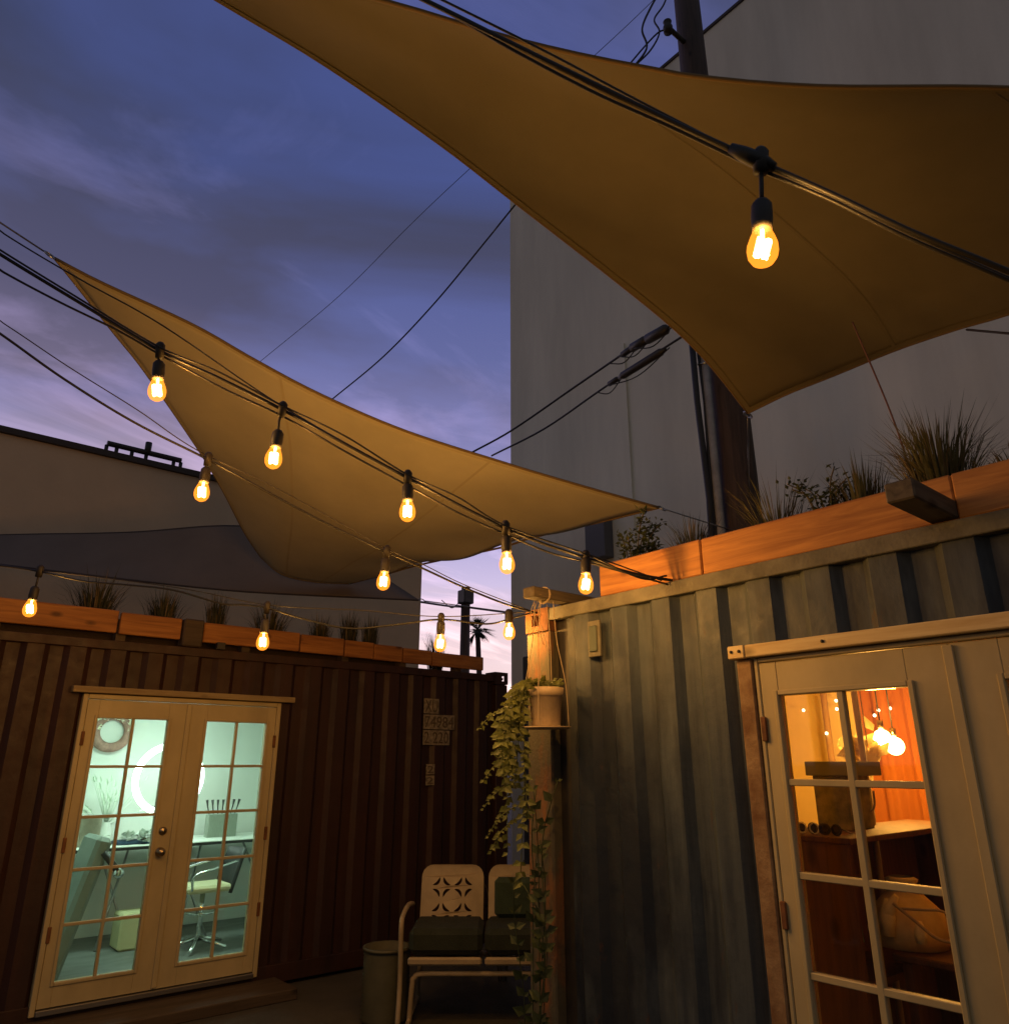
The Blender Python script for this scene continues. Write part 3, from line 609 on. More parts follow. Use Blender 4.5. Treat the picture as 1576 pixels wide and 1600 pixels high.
G = coons(top, right, left, [top[-1]] * n)
for j in range(n):
    for i in range(n):
        s, t = i / (n - 1), j / (n - 1); G[j][i] = G[j][i] + ZU * (.10 * math.sin(math.pi * s) * math.sin(math.pi * t) * (1 - s))
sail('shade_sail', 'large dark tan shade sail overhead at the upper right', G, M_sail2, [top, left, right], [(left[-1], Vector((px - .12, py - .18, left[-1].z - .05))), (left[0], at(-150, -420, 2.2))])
n = 30
top = edge([(-260, 845, 8.0), (0, 836, 8.1), (200, 832, 8.3), (375, 822, 8.6), (520, 850, 9.0)], n)
bot = edge([(-260, 850, 7.6), (0, 882, 7.7), (150, 900, 7.8), (300, 917, 8.0), (420, 927, 8.2), (655, 938, 8.7)], n)
G = coons(top, bot, resample([top[0], bot[0]], n), resample([top[-1], bot[-1]], n))
sail('shade_sail', 'charcoal grey shade sail low in front of cream building', G, M_sail3, [top, bot], [(bot[-1], at(800, 957, 9.3))], M_coping)

# ------------------------------------------------------------------ cables and bulbs
def cable(label, pts, r=.006, m=None, cat='cable', name='cable', sub=8, group=None):
    mb = MB().tube(smooth_curve(pts, sub), r, 6); o = mb.build(name, m or M_black, None); return tag(o, label, cat, group)
def bulb(label, attach, zc, scale=1.28, power=29.0, tilt=(0, 0)):
    """festoon lamp hanging from a point of a cable; zc = height of the bulb's middle"""
    a = Vector(attach); c = Vector((a.x, a.y, zc)); s = scale
    t = thing('string_bulb', label, 'light bulb', a, 'festoon bulbs on the string lights'); rb = random.Random(int(a.x * 997 + a.y * 331))
    MB().lathe([(0, -.028 * s), (.014 * s, -.026 * s), (.016 * s, .02 * s), (.009 * s, .03 * s), (0, .032 * s)], a, 10).build('connector', M_sock, t)
    st = c + ZU * .046 * s
    MB().tube([a, a.lerp(st + ZU * .045 * s, .5) + RT * rb.uniform(-.008, .008), st + ZU * .045 * s], .0045 * s, 6).build('drop_cord', M_sock, t)
    MB().lathe([(0, .056 * s), (.012 * s, .054 * s), (.019 * s, .044 * s), (.020 * s, .012 * s), (.0185 * s, 0), (.0185 * s, -.010 * s), (0, -.0105 * s)], st, 14).build('socket', M_sock, t)
    MB().lathe([(.0135 * s, .042 * s), (.016 * s, .034 * s), (.0225 * s, .018 * s), (.0275 * s, .002 * s), (.0285 * s, -.010 * s), (.0265 * s, -.023 * s), (.020 * s, -.034 * s), (.010 * s, -.0405 * s), (0, -.042 * s)], c, 20).build('bulb_glass', M_bulb, t)
    zig = [c + Vector((.009 * s * math.cos(k * 1.05), .009 * s * math.sin(k * 1.05), (.008 if k % 2 else -.017) * s)) for k in range(9)]
    MB().tube(zig, .0085 * s, 8).build('filament', M_fil, t)
    MB().tube([c + ZU * .04 * s, c + ZU * .010 * s], .004 * s, 6).build('filament_stem', M_fil, t)
    li = bpy.data.lights.new('bulb_light', 'POINT'); li.energy = power * rb.uniform(.85, 1.1); li.color = (1, .63, .23); li.shadow_soft_size = .02
    lo = bpy.data.objects.new('bulb_light', li); lo.parent = t; lo.location = c - a - ZU * .008 * s; COL.objects.link(lo)
    t.rotation_euler = (R(rb.uniform(-5, 5)), R(rb.uniform(-5, 5)), 0)
    return t
def plan(u, v, D): p = at(u, v, D); return (p.x, p.y)
# W1: front string from upper left to the blue container's roof
E1 = onx(1050, 906, BX - .02); W1 = ((E1.x, E1.y), plan(0, 395, 2.6))
def w1(u, v, off=0): p = onplane(u, v, *W1); return p + FH * off
con1 = [(-120, 320), (0, 397), (120, 470), (250, 548), (345, 592), (441, 640), (540, 694), (637, 747), (715, 788), (790, 826), (850, 850), (915, 872), (985, 895), (1050, 907)]
cable('thick front string light cable running down to the grey-blue container roof', [mast(4.3)] + [w1(*p) for p in con1], .0075, name='string_light_cable')
cable('thin messenger wire just above the front string of bulbs', [mast(4.55)] + [w1(u, v, .03) for u, v in [(-120, 275), (0, 358), (120, 430), (250, 503), (441, 632), (637, 742), (790, 820), (915, 862), (1035, 905)]], .0035, M_dark, name='messenger_wire')
cable('second black cable looping just below the front string cable', [mast(4.2)] + [w1(u, v, .02) for u, v in [(-120, 350), (0, 420), (90, 468), (180, 512), (250, 552), (345, 603), (441, 648), (540, 704), (637, 757), (715, 799), (790, 833), (860, 862), (930, 880), (1045, 912)]], .005, name='string_light_cable')
cable('third twisted cable alongside the front string of bulbs', [mast(4.38)] + [w1(u, v, -.02) for u, v in [(-120, 314), (0, 392), (120, 466), (250, 545), (345, 585), (441, 636), (540, 684), (637, 744), (715, 779), (790, 824), (915, 868), (1000, 905), (1040, 901)]], .0045, name='string_light_cable')
for (cu, cv, bv, lab) in ((250, 548, 606, 'lit bulb at left end of the tan sail, highest of the front string'), (441, 640, 716, 'lit bulb in front of tan sail, largest of the front string'), (637, 747, 798, 'lit bulb in front of the tan sail, third along the front string'), (790, 826, 879, 'lit bulb against sky gap below the tan sail, left of grey building'), (915, 872, 912, 'lit bulb beside the left end of the redwood roof board')):
    a = w1(cu, cv); zc = a.z - (at(cu, cv, (a - CAM).dot(FH)).z - at(cu, bv, (a - CAM).dot(FH)).z); bulb(lab, a, zc)
# W2: second string to the corner of the blue container
C2 = onx(838, 958, BX - .02); W2 = ((C2.x, C2.y), plan(0, 520, 3.0))
def w2(u, v, off=0): return onplane(u, v, *W2) + FH * off
con2 = [(-120, 440), (0, 521), (100, 592), (210, 660), (325, 718), (420, 770), (510, 818), (604, 863), (660, 888), (725, 918), (790, 944), (838, 958)]
cable('second string light cable passing under the tan sail to the container corner', [mast(4.05)] + [w2(*p) for p in con2], .006, name='string_light_cable')
cable('thin wire above the second string light cable', [mast(4.12)] + [w2(u, v, .03) for u, v in [(-120, 425), (0, 500), (100, 567), (210, 636), (305, 700), (440, 765), (604, 856), (660, 880), (725, 912), (834, 955)]], .0028, M_dark, name='messenger_wire')
for (cu, cv, bv, lab) in ((325, 718, 769, 'lit bulb by cream building roof edge at left border of the tan sail'), (604, 863, 908, 'lit bulb just below the lower edge of the tan sail')):
    a = w2(cu, cv); dd = (a - CAM).dot(FH); bulb(lab, a, at(cu, bv, dd).z)
# W3: string along the red container
W3 = ((C2.x + .02, C2.y), plan(0, 885, 4.3))
def w3(u, v, off=0): return onplane(u, v, *W3) + FH * off
con3 = [(-100, 878), (0, 884), (62, 893), (130, 908), (200, 914), (270, 922), (345, 943), (380, 945), (417, 950), (470, 966), (545, 982), (620, 976), (689, 968), (760, 975), (800, 966), (836, 956)]
cable('low string light cable looping in front of the red-brown container roof', [Vector((-.62, LY + .02, 2.72))] + [w3(*p) for p in con3], .0055, name='string_light_cable')
cable('thin wire stretched above the low string light cable', [Vector((-.62, LY + .02, 2.78))] + [w3(u, v, .03) for u, v in [(-100, 875), (62, 890), (270, 916), (417, 944), (560, 952), (689, 962), (836, 954)]], .0028, M_dark, name='messenger_wire')
for (cu, cv, bv, lab) in ((62, 893, 950, 'lit bulb before the roof board at far left of red-brown container'), (417, 950, 1002, 'lit bulb above right side of the mint-lit french doors'), (689, 968, 1004, 'lit bulb in front of pink sky beside the distant pole'), (795, 962, 986, 'lit bulb at the grey building edge nearest the container corner')):
    a = w3(cu, cv); dd = (a - CAM).dot(FH); bulb(lab, a, at(cu, bv, dd).z, power=24)
# W4: overhead string below the big sail
W4 = (plan(680, 8, 1.35), plan(1576, 430, 1.25))
def w4(u, v, off=0): return onplane(u, v, *W4) + FH * off
cable('overhead black string cable crossing below the large dark sail', [w4(*p) for p in [(480, -90), (680, 8), (800, 68), (930, 132), (1050, 190), (1185, 252), (1300, 303), (1420, 360), (1576, 424), (1750, 500)]], .0060, name='string_light_cable')
cable('second overhead cable twisted along the one below large sail', [w4(u, v, .012) for u, v in [(480, -94), (680, 2), (800, 70), (930, 138), (1050, 192), (1185, 256), (1300, 305), (1420, 364), (1576, 430), (1750, 506)]], .0042, name='string_light_cable')
cable('thin overhead wire just above the large sail string cable', [w4(u, v, .02) for u, v in [(560, -76), (732, 8), (860, 72), (1000, 146), (1185, 240), (1400, 342), (1576, 420), (1750, 494)]], .0032, M_dark, name='messenger_wire')
a = w4(1188, 252); dd = (a - CAM).dot(FH); bulb('big lit bulb hanging alone below the large dark sail', a, at(1200, 382, dd).z, 1.12, 17)
wrap = [w4(u, v) for u, v in ((1140, 231), (1160, 240), (1188, 252), (1210, 262))]
tag(MB().tube(wrap, [.011, .016, .018, .010], 10).build('tape_wrap', M_black, None), 'lump of black tape round overhead cable above the big lone bulb', 'tape')
# utility lines
cable('black utility line rising right across the sky to the pole', [at(500, 640, 9.5), at(521, 622, 9.3), at(600, 556, 8.6), at(680, 472, 8.0), at(760, 375, 7.4), at(806, 318, 7.0), at(1000, 80, 6.5), at(1043, 42, 6.35)], .010, name='utility_line')
cable('thin faint wire high across the violet sky', [at(400, 570, 14), at(530, 462, 13), at(640, 352, 12), at(735, 262, 11), at(930, 85, 10), at(1010, 10, 9.6), at(1060, -40, 9.4)], .006, M_dark, name='utility_line')
cable('looped black service drop beside the top of utility pole', [at(985, 110, 6.3), at(1010, 75, 6.3), at(1003, 45, 6.3), at(1016, 12, 6.3), at(1040, -30, 6.3)], .012, name='utility_line')
cable('second looped service drop beside the top of utility pole', [at(990, 104, 6.4), at(1016, 78, 6.4), at(1030, 50, 6.4), at(1022, 30, 6.4), at(1037, 6, 6.4), at(1050, -30, 6.4)], .010, name='utility_line')
def spliced(label, pts, lumps, r):
    P = [at(*p) for p in pts]; t = thing('service_cable', label, 'cable', P[0]); MB().tube(smooth_curve(P, 6), r, 6).build('wire', M_black, t)
    for (p, q, rr_) in lumps:
        a, b = at(*p), at(*q); MB().tube([a, a.lerp(b, .1), a.lerp(b, .9), b], [r, rr_, rr_, r], 8).build('splice_sleeve', M_dark, t)
    for (p, q, w) in [((l[0][0] - 18, l[0][1] + 12, l[0][2]), (l[1][0] + 6, l[1][1] - 2, l[1][2]), 10) for l in lumps]:
        a, b = at(*p), at(*q); m = a.lerp(b, .5) - ZU * .10; MB().tube(smooth_curve([a, m, b], 5), r * .5, 5).build('jumper_loop', M_black, t)
spliced('upper service cable with lumpy splices running to utility pole', [(735, 708, 9.5), (800, 672, 9), (900, 603, 8), (1000, 535, 7), (1045, 510, 6.6), (1100, 480, 6.3)], [((970, 556, 7.3), (992, 540, 7.1), .035), ((985, 545, 7.15), (1010, 530, 6.9), .05), ((1008, 532, 6.9), (1044, 512, 6.6), .055)], .014)
spliced('lower service cable with long splice sleeve running to utility pole', [(768, 712, 9.5), (850, 670, 8.6), (940, 608, 7.6), (1040, 542, 6.7), (1100, 505, 6.3)], [((966, 591, 7.3), (1040, 545, 6.7), .042), ((950, 601, 7.5), (966, 591, 7.35), .03)], .013)
cable('dark line low across the sky gap to the distant pole', [at(640, 938, 20), at(700, 947, 22), at(727, 949, 24), at(790, 957, 22), at(840, 962, 20)], .030, name='utility_line')
cable('sagging line from the distant pole toward cream building', [at(690, 938, 22), at(706, 950, 23), at(718, 940, 24), at(724, 932, 24)], .014, name='utility_line')
cable('short grey cable from large sail edge at right picture border', [at(1510, 515, 3.3), at(1600, 523, 3.0), at(1800, 540, 2.6)], .006, M_dark)

# ------------------------------------------------------------------ plants on the roofs
def tuft(label, base, h, spread, nb, m, seed, droop=.4, wid=.006, stalk=0):
    rnd = random.Random(seed); t = thing('grass_plant', label, 'plant', base, 'grass plants on the container roofs'); mb = MB(); mbd = MB(); B = Vector(base)
    for k in range(int(nb * 2.2)):
        az = rnd.uniform(0, 6.283); r0 = rnd.uniform(0, .06 + spread * .3); L = h * rnd.choice((rnd.uniform(.35, .8), rnd.uniform(.6, 1.0), rnd.uniform(.8, 1.05))); sp = spread * rnd.uniform(.1, 1.25); droop_k = droop * rnd.uniform(.3, 2.2)
        d = Vector((math.cos(az), math.sin(az), 0)); sd = Vector((-d.y, d.x, 0)); b0 = B + d * r0
        P = []
        for q in (0, .33, .66, 1.0): P.append(b0 + d * (sp * q ** 1.5) + ZU * (L * (q - droop_k * .45 * q ** 3)))
        w = wid * .62 * rnd.uniform(.6, 1.3); ws = (w, w, w * .7, 0)
        vs = []
        for p, ww in zip(P, ws): vs += [p - sd * ww, p + sd * ww]
        (mbd if k % 4 == 0 else mb).add(vs, [(0, 1, 3, 2), (2, 3, 5, 4), (4, 5, 7, 6)])
    mb.build('blades', m, t); mbd.build('dry_blades', M_grass_dry, t)
    for k in range(stalk):
        az = rnd.uniform(2.2, 3.6); MB().tube(smooth_curve([B, B + ZU * h * .8 + Vector((math.cos(az), math.sin(az), 0)) * .05, B + ZU * h * 1.75 + Vector((math.cos(az), math.sin(az), 0)) * .16]), .004, 5).build('stalk', mat('stalk_red', (.14, .055, .03), .8), t)
    return t
def leaf_quads(mb, p, d, n, L, W):
    d = d.normalized(); s = d.cross(n); s = s.normalized() if s.length > 1e-5 else d.orthogonal().normalized(); up_ = s.cross(d).normalized()
    mb.add([p, p + d * L * .4 + s * W + up_ * L * .06, p + d * L - up_ * L * .12, p + d * L * .4 - s * W + up_ * L * .06, p + d * L * .5 - up_ * L * .05], [(0, 4, 1), (1, 4, 2), (2, 4, 3), (3, 4, 0)])
def bush(label, base, rx, h, nl, m, seed, leaf=.03):
    rnd = random.Random(seed); t = thing('leafy_plant', label, 'plant', base); mb = MB(); st = MB(); B = Vector(base)
    for k in range(9):
        az = rnd.uniform(0, 6.28); e = B + Vector((math.cos(az) * rx * rnd.uniform(.3, 1), math.sin(az) * rx * rnd.uniform(.3, 1), h * rnd.uniform(.5, 1)))
        mid = B.lerp(e, .5) + ZU * h * .2; C = smooth_curve([B + Vector((math.cos(az), math.sin(az), 0)) * .03, mid, e], 6); st.tube(C, .0035, 4)
        for q in range(nl // 9):
            p = rnd.choice(C[2:]) + Vector((rnd.gauss(0, .02), rnd.gauss(0, .02), rnd.gauss(0, .02))); leaf_quads(mb, p, Vector((rnd.gauss(0, 1), rnd.gauss(0, 1), rnd.gauss(.3, .7))), Vector((rnd.gauss(0, .5), rnd.gauss(0, .5), 1)), leaf * rnd.uniform(.7, 1.4), leaf * .28)
    st.build('stems', M_stem, t); mb.build('foliage', m, t); return t
zb = BTOP + .15
def roof_spot(u, vtop, X): b = onx(u, vtop, X); return (X, b.y, zb), b.z - zb
for (u, vt, X, sp, nb, m, sd, dr, wd, stk, lab) in (
    (1448, 640, BX + .36, .20, 260, M_grass, 1, .45, .005, 0, 'largest bushy grass clump on the redwood edged roof'),
    (1336, 716, BX + .36, .09, 130, M_grass, 2, .3, .005, 0, 'upright grass clump left of the largest one on redwood edged roof'),
    (1205, 745, BX + .34, .20, 80, M_grass, 4, .3, .004, 0, 'thin arching grass in front of the utility pole'),
    (1078, 800, BX + .40, .14, 80, M_grass_dark, 5, .35, .005, 0, 'spiky grass left of utility pole on redwood edged roof'),
    (1574, 690, BX + .30, .10, 60, M_grass, 7, .4, .005, 0, 'grass tip at right picture edge above redwood board'),
    (1412, 640, BX + .42, .05, 12, M_grass, 8, .2, .004, 1, 'few thin stalks with one tall reddish stem beside largest grass clump')):
    p, h = roof_spot(u, vt, X); tuft(lab, p, h * 1.08, sp, nb, m, sd, dr, wd, stk)
p, h = roof_spot(1282, 735, BX + .30); bush('leafy green plant between grass clumps on redwood edged roof', p, .17, h, 260, M_leaf_dark, 3, .030)
p, h = roof_spot(985, 822, BX + .34); bush('leafy plant at left end of the redwood roof board', (p[0], p[1], BTOP - .008), .24, (h + .15) * 1.15, 620, M_leaf_dark, 6, .036)
zl = LTOP + .08
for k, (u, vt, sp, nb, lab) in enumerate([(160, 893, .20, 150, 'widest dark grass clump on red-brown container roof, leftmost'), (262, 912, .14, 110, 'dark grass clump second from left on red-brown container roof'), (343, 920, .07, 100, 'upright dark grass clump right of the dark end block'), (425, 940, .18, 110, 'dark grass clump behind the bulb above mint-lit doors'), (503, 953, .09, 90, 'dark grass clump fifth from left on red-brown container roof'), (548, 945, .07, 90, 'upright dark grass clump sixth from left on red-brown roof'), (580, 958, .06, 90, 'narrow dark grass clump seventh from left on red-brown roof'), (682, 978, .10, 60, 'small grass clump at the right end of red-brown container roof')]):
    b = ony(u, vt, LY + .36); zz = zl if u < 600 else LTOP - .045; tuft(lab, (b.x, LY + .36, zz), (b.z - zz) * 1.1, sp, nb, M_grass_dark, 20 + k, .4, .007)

# ------------------------------------------------------------------ hanging pot with trailing plant
hx, hy = BX - .15, 3.05
pc = Vector((hx, hy, at(858, 1105, Vector((hx, hy, 0)).dot(FH)).z))
S_ = 1.0
pt = thing('hanging_pot', 'cream clay pot on a cord hanger below the corner timber arm', 'flower pot', pc - ZU * .10)
MB().lathe([(0, -.100), (.074, -.100), (.078, -.095), (.088, .055), (.098, .058), (.100, .100), (.090, .102), (.082, .090), (.080, .055), (0, .052)], pc, 26).build('pot', M_pot, pt)
MB().lathe([(0, .070), (.083, .066)], pc, 20).build('soil', M_soil, pt)
MB().lathe([(0, -.116), (.12, -.114), (.135, -.103), (.12, -.108), (0, -.108)], pc, 26).build('saucer', M_pot, pt)
hang = Vector((hx, hy, BTOP + .075))
for k in range(4):
    a = k * math.pi / 2 + .5; e = pc + Vector((math.cos(a) * .128, math.sin(a) * .128, -.106)); mid = pc + Vector((math.cos(a) * .115, math.sin(a) * .115, .12))
    MB().tube(smooth_curve([hang - ZU * .075 + Vector((math.cos(a) * .055, math.sin(a) * .055, 0)), mid.lerp(hang, .45) + Vector((math.cos(a) * .02, 0, 0)), mid, e], 6), .0022, 5).build('hanger_cord', M_cord, pt)
loop = [hang + Vector((0, .05 * math.cos(q), -.037 + .045 * math.sin(q))) for q in [k * math.pi / 6 for k in range(13)]]
MB().tube(loop, .006, 6).build('hanger_knot', M_cord, pt)
for k in range(3): MB().tube(smooth_curve([hang - ZU * .06 + Vector((.02 * k - .02, .055, 0)), hang + Vector((.03 * k - .04, .065, -.14)), hang + Vector((.02 * k, .05 - .02 * k, -.26 - .05 * k))], 5), .0018, 5).build('loose_cord', M_cord, pt)
# trailing strands; local frame r (camera right), f (away), z
def P3(r, f, z): return pc + RT * r + FH * f + ZU * z
rnd = random.Random(11)
tp = thing('trailing_plant', 'trailing yellow-green vine spilling left and down from the hanging pot', 'plant', pc + ZU * .07)
def strand(pts, dens, leaf, m, par, w=.34):
    C = resample(smooth_curve(pts, 8), max(6, int(dens))); mb = MB(); mb.tube(C, .0025, 4)
    for i, p in enumerate(C[1:]):
        d = (C[min(i + 2, len(C) - 1)] - C[i]).normalized()
        for sgn in (-1, 1):
            if rnd.random() < .72:
                o = (RT * sgn * rnd.uniform(.5, 1.1) - FH * rnd.uniform(-.4, .7) + d * .6 + ZU * rnd.uniform(-.3, .4)); leaf_quads(mb, p, o, -FH + ZU * rnd.uniform(0, .8) + RT * rnd.uniform(-.5, .5), leaf * (q_ := rnd.uniform(.45, 1.35)), leaf * w * q_)
    return mb.build('strand', m, par)
for k in range(10):
    r0 = rnd.uniform(-.09, .0); dr = rnd.uniform(-.17, .03); ln = rnd.choice((.2, .3, .35, .5, .65, 1.05)) * rnd.uniform(.8, 1.15); f0 = rnd.uniform(-.12, .1)
    strand([P3(r0 + .04, f0 * .5, .07), P3(r0 - .04, f0, .13), P3(-.13 + dr * .35, f0, .03), P3(-.13 + dr * .7, f0, -.22 * ln - .05), P3(-.13 + dr * .75 + rnd.uniform(-.03, .03), f0, -ln)], 9 + ln * 21, .046, M_leaf, tp)
for (dz, ln) in ((-.02, .16), (-.28, .13), (-.42, .13), (-.55, .10), (-.62, .08)):
    strand([P3(-.14, 0, .06 + dz), P3(-.22, -.02, .02 + dz), P3(-.22 - ln * .5, -.03, -.03 + dz), P3(-.22 - ln * .85, -.03, -.09 + dz)], 14, .030, M_leaf, tp)
for k in range(9):
    strand([P3(rnd.uniform(-.05, .05), rnd.uniform(-.05, .05), .07), P3(rnd.uniform(-.08, .07), rnd.uniform(-.06, .06), .11), P3(rnd.uniform(-.12, .09), rnd.uniform(-.08, .08), rnd.uniform(.10, .15))], 8, .034, M_leaf, tp)
for k in range(9):
    a0 = rnd.uniform(-.1, .1); l_ = rnd.uniform(.12, .34); o_ = rnd.uniform(-.16, .02)
    strand([P3(-.02, a0 * .5, .07), P3(-.09, a0, .12), P3(-.14 + o_ * .5, a0, .05), P3(-.15 + o_, a0, -l_)], 10 + l_ * 26, .046, M_leaf, tp)
# climbing vine on the post, lower down
vb = Vector((BX - .03, BY1 - .05, .02)); vn = thing('climbing_vine', 'dark leafy vine climbing the blue container corner post', 'plant', vb)
for k in range(7):
    y = BY1 + rnd.uniform(-.30, .14); z1 = rnd.uniform(1.0, 1.7)
    pts = [Vector((BX - .04, BY1 - .02 + rnd.uniform(-.1, .1), .02)), Vector((BX - .07 - rnd.uniform(0, .06), y, z1 * .45)), Vector((BX - .06 - rnd.uniform(0, .05), y + rnd.uniform(-.08, .08), z1 * .8)), Vector((BX - .05 - rnd.uniform(0, .1), y + rnd.uniform(-.12, .12), z1))]
    strand(pts, 15, .055, M_leaf_dark, vn, .36)

# ------------------------------------------------------------------ glider bench and can
gp = at(757, 1440, 6.08); gp.z = 0
gl = thing('metal_glider', 'vintage cream metal glider bench with punched back panels and dark seat cushion', 'bench', gp, None, R(-40))
def curve_panel(w, h, slots, rad=.09):
    cu = bpy.data.curves.new('panel', 'CURVE'); cu.dimensions = '2D'; cu.fill_mode = 'BOTH'; cu.extrude = .002; cu.resolution_u = 3
    def poly(pts):
        sp = cu.splines.new('POLY'); sp.points.add(len(pts) - 1)
        for q, p in zip(sp.points, pts): q.co = (p[0], p[1], 0, 1)
        sp.use_cyclic_u = True
    o = []
    for cx_, cy_, a0 in ((w / 2 - rad, rad * .4, -90), (w / 2 - rad, h - rad, 0), (-w / 2 + rad, h - rad, 90), (-w / 2 + rad, rad * .4, 180)):
        rr_ = rad if cy_ > h / 2 else rad * .4
        for k in range(6): t = R(a0 + 18 * k); o.append((cx_ + (rad - rr_) * (1 if cx_ > 0 else -1) + rr_ * math.cos(t), cy_ + rr_ * math.sin(t)))
    poly(o)
    for s_ in slots: poly(s_)
    ob = bpy.data.objects.new('panel', cu); COL.objects.link(ob); bpy.context.view_layer.update(); me = bpy.data.meshes.new_from_object(ob.evaluated_get(bpy.context.evaluated_depsgraph_get())); bpy.data.objects.remove(ob); return me
slots = []
for cx_ in (-.085, .085):
    for cy_ in (.18, .36):
        for q in range(4):
            a = R(45 + 90 * q); c0 = Vector((cx_ + .060 * math.cos(a), cy_ + .060 * math.sin(a))); t = Vector((-math.sin(a), math.cos(a))); nrm = Vector((math.cos(a), math.sin(a)))
            pts = []
            for k in range(-4, 5): s = k / 4; pts.append(c0 + t * .040 * s + nrm * (-.016 * (1 - s * s) + .011 * (1 - abs(s) ** 3)))
            for k in range(4, -5, -1): s = k / 4; pts.append(c0 + t * .040 * s + nrm * (-.016 * (1 - s * s) - .011 * (1 - abs(s) ** 3)))
            slots.append([tuple(p) for p in pts[:9] + pts[10:17]])
me = curve_panel(.485, .52, slots)
for v in me.vertices: x, y, z = v.co; v.co = (x, z + .30 + .16 * (y / .56) - .02 * math.cos(x / .25 * 1.57), .42 + y * .97)
me.materials.append(M_chair)
for k in (-1, 1):
    o = bpy.data.objects.new('back_panel', me); o.parent = gl; o.location = (k * .262, 0, 0); COL.objects.link(o)
# seats, cushion, arms, frame  (front is -y)
for k in (-1, 1):
    pan = [[Vector((k * .262 + x, y, .40 + .05 * ((y + .28) / .58) ** 2 * -1 + .02 * (y < -.2))) for x in (-.25, -.12, 0, .12, .25)] for y in (-.28, -.2, -.05, .1, .27, .31)]
    o = MB().grid(pan).build('seat_pan', M_chair, gl, local=True); mdf = o.modifiers.new('t', 'SOLIDIFY'); mdf.thickness = .012
    MB().box((k * .262 - .252, -.31, .385), (k * .262 + .252, -.275, .435)).build('seat_front_rail', M_chair, gl, .012, local=True)
    mbq = MB().box((k * .262 - .255, -.27, .438), (k * .262 + .255, .22, .60)); mbq.build('seat_cushion', M_cush, gl, .035, local=True)
MB().box((.07, .10, .60), (.46, .20, .87)).build('back_cushion', M_pillow, gl, .03, local=True)
def frame(x):
    MB().tube(smooth_curve([(x, .34, .66), (x, .05, .70), (x, -.26, .685), (x, -.34, .62), (x, -.30, .30), (x, -.36, .03)], 6), .017, 8).build('arm', M_chair, gl, local=True)
frame(-.56); frame(.56)
MB().tube(smooth_curve([(-.50, -.22, .01), (-.485, -.235, .25), (-.47, -.24, .30), (-.40, -.245, .325), (0, -.245, .325), (.40, -.245, .325), (.47, -.24, .30), (.485, -.235, .25), (.50, -.22, .01)], 6), .018, 8).build('front_frame', M_chair, gl, local=True)
MB().tube(smooth_curve([(-.50, .30, .01), (-.485, .29, .25), (-.40, .285, .325), (.40, .285, .325), (.485, .29, .25), (.50, .30, .01)], 6), .018, 8).build('rear_frame', M_chair, gl, local=True)
for x in (-.5, .5): MB().tube([(x, -.30, .05), (x, .36, .05)], .014, 8).build('glide_bar', M_chair, gl, local=True)

cp = at(603, 1530, 6.0); ctop = at(603, 1478, 6.0).z; cp.z = 0
prof = [(0, .01), (.155, .01)]
nr = 16
for k in range(nr + 1):
    z = .02 + (ctop - .05) * k / nr; prof += [(.158, z), (.165, z + (ctop - .05) / nr * .5)]
prof += [(.172, ctop - .02), (.172, ctop), (.150, ctop), (.146, ctop - .04), (0, ctop - .05)]
tag(MB().lathe(prof, cp, 28).build('ribbed_bin', M_tin, None, loc=cp), 'olive ribbed metal can standing left of the cream glider', 'bin')
# shrub leaves behind glider
bush('dim leafy plant behind the glider near the container post', tuple(at(785, 1500, 7.0).xy) + (0,), .26, .98, 90, M_leaf_dark, 33, .075)

# ------------------------------------------------------------------ inside the red container (mint light)
YB = RY1
rc = ony(264, 1217, 8.25)
rl = thing('ring_light', 'glowing white ring light seen through the mint-lit doors', 'lamp', (rc.x, rc.y, .98))
ringp = [rc + Vector((math.cos(k * math.pi / 24) * .315, 0, math.sin(k * math.pi / 24) * .315)) for k in range(49)]
MB().tube(ringp, .030, 10, False).build('ring', emit_mat('ring_lamp', (.80, 1.0, .88), 9), rl)
MB().tube([rc - ZU * .315, (rc.x, rc.y, 1.0)], .012, 8).build('stand', M_steel, rl); MB().lathe([(0, 0), (.12, 0), (.12, .015), (.02, .03), (0, .03)], (rc.x, rc.y, .98), 16).build('base', M_dark, rl)
dz = .96
cl = thing('added_ceiling_lamp', 'flat lit lamp added unseen on the ceiling of the mint-lit room', 'lamp', (2.1, 7.5, RZ1 - .04)); box('diffuser', (1.5, 7.35, RZ1 - .035), (2.7, 7.75, RZ1 - .005), emit_mat('added_lamp_diffuser', (.66, 1.0, .78), 24), cl); box('rim', (1.48, 7.33, RZ1 - .03), (2.72, 7.77, RZ1 - .002), M_white, cl)  # lamp added out of view so the room is lit evenly
dk = thing('desk', 'long white desk with crossed legs inside the mint-lit room', 'table', (2.4, 8.3, .1))
box('top', (1.2, 7.98, dz - .03), (3.9, 8.68, dz), M_white, dk, .005)
for x in (1.55, 2.05, 2.75, 3.45): 
    MB().tube([(x, 8.1, .1), (x + .28, 8.5, dz - .03)], .012, 6).build('leg', M_steel, dk); MB().tube([(x + .28, 8.12, .1), (x, 8.52, dz - .03)], .012, 6).build('leg', M_steel, dk)
box('side_edge', (1.2, 7.965, dz - .035), (3.9, 7.979, dz - .01), M_dark, dk)
w = ony(175, 1143, YB - .03); wr = thing('wreath', 'pinkish wreath with pale flowers hung on white wall', 'wreath', w); rnd = random.Random(5)
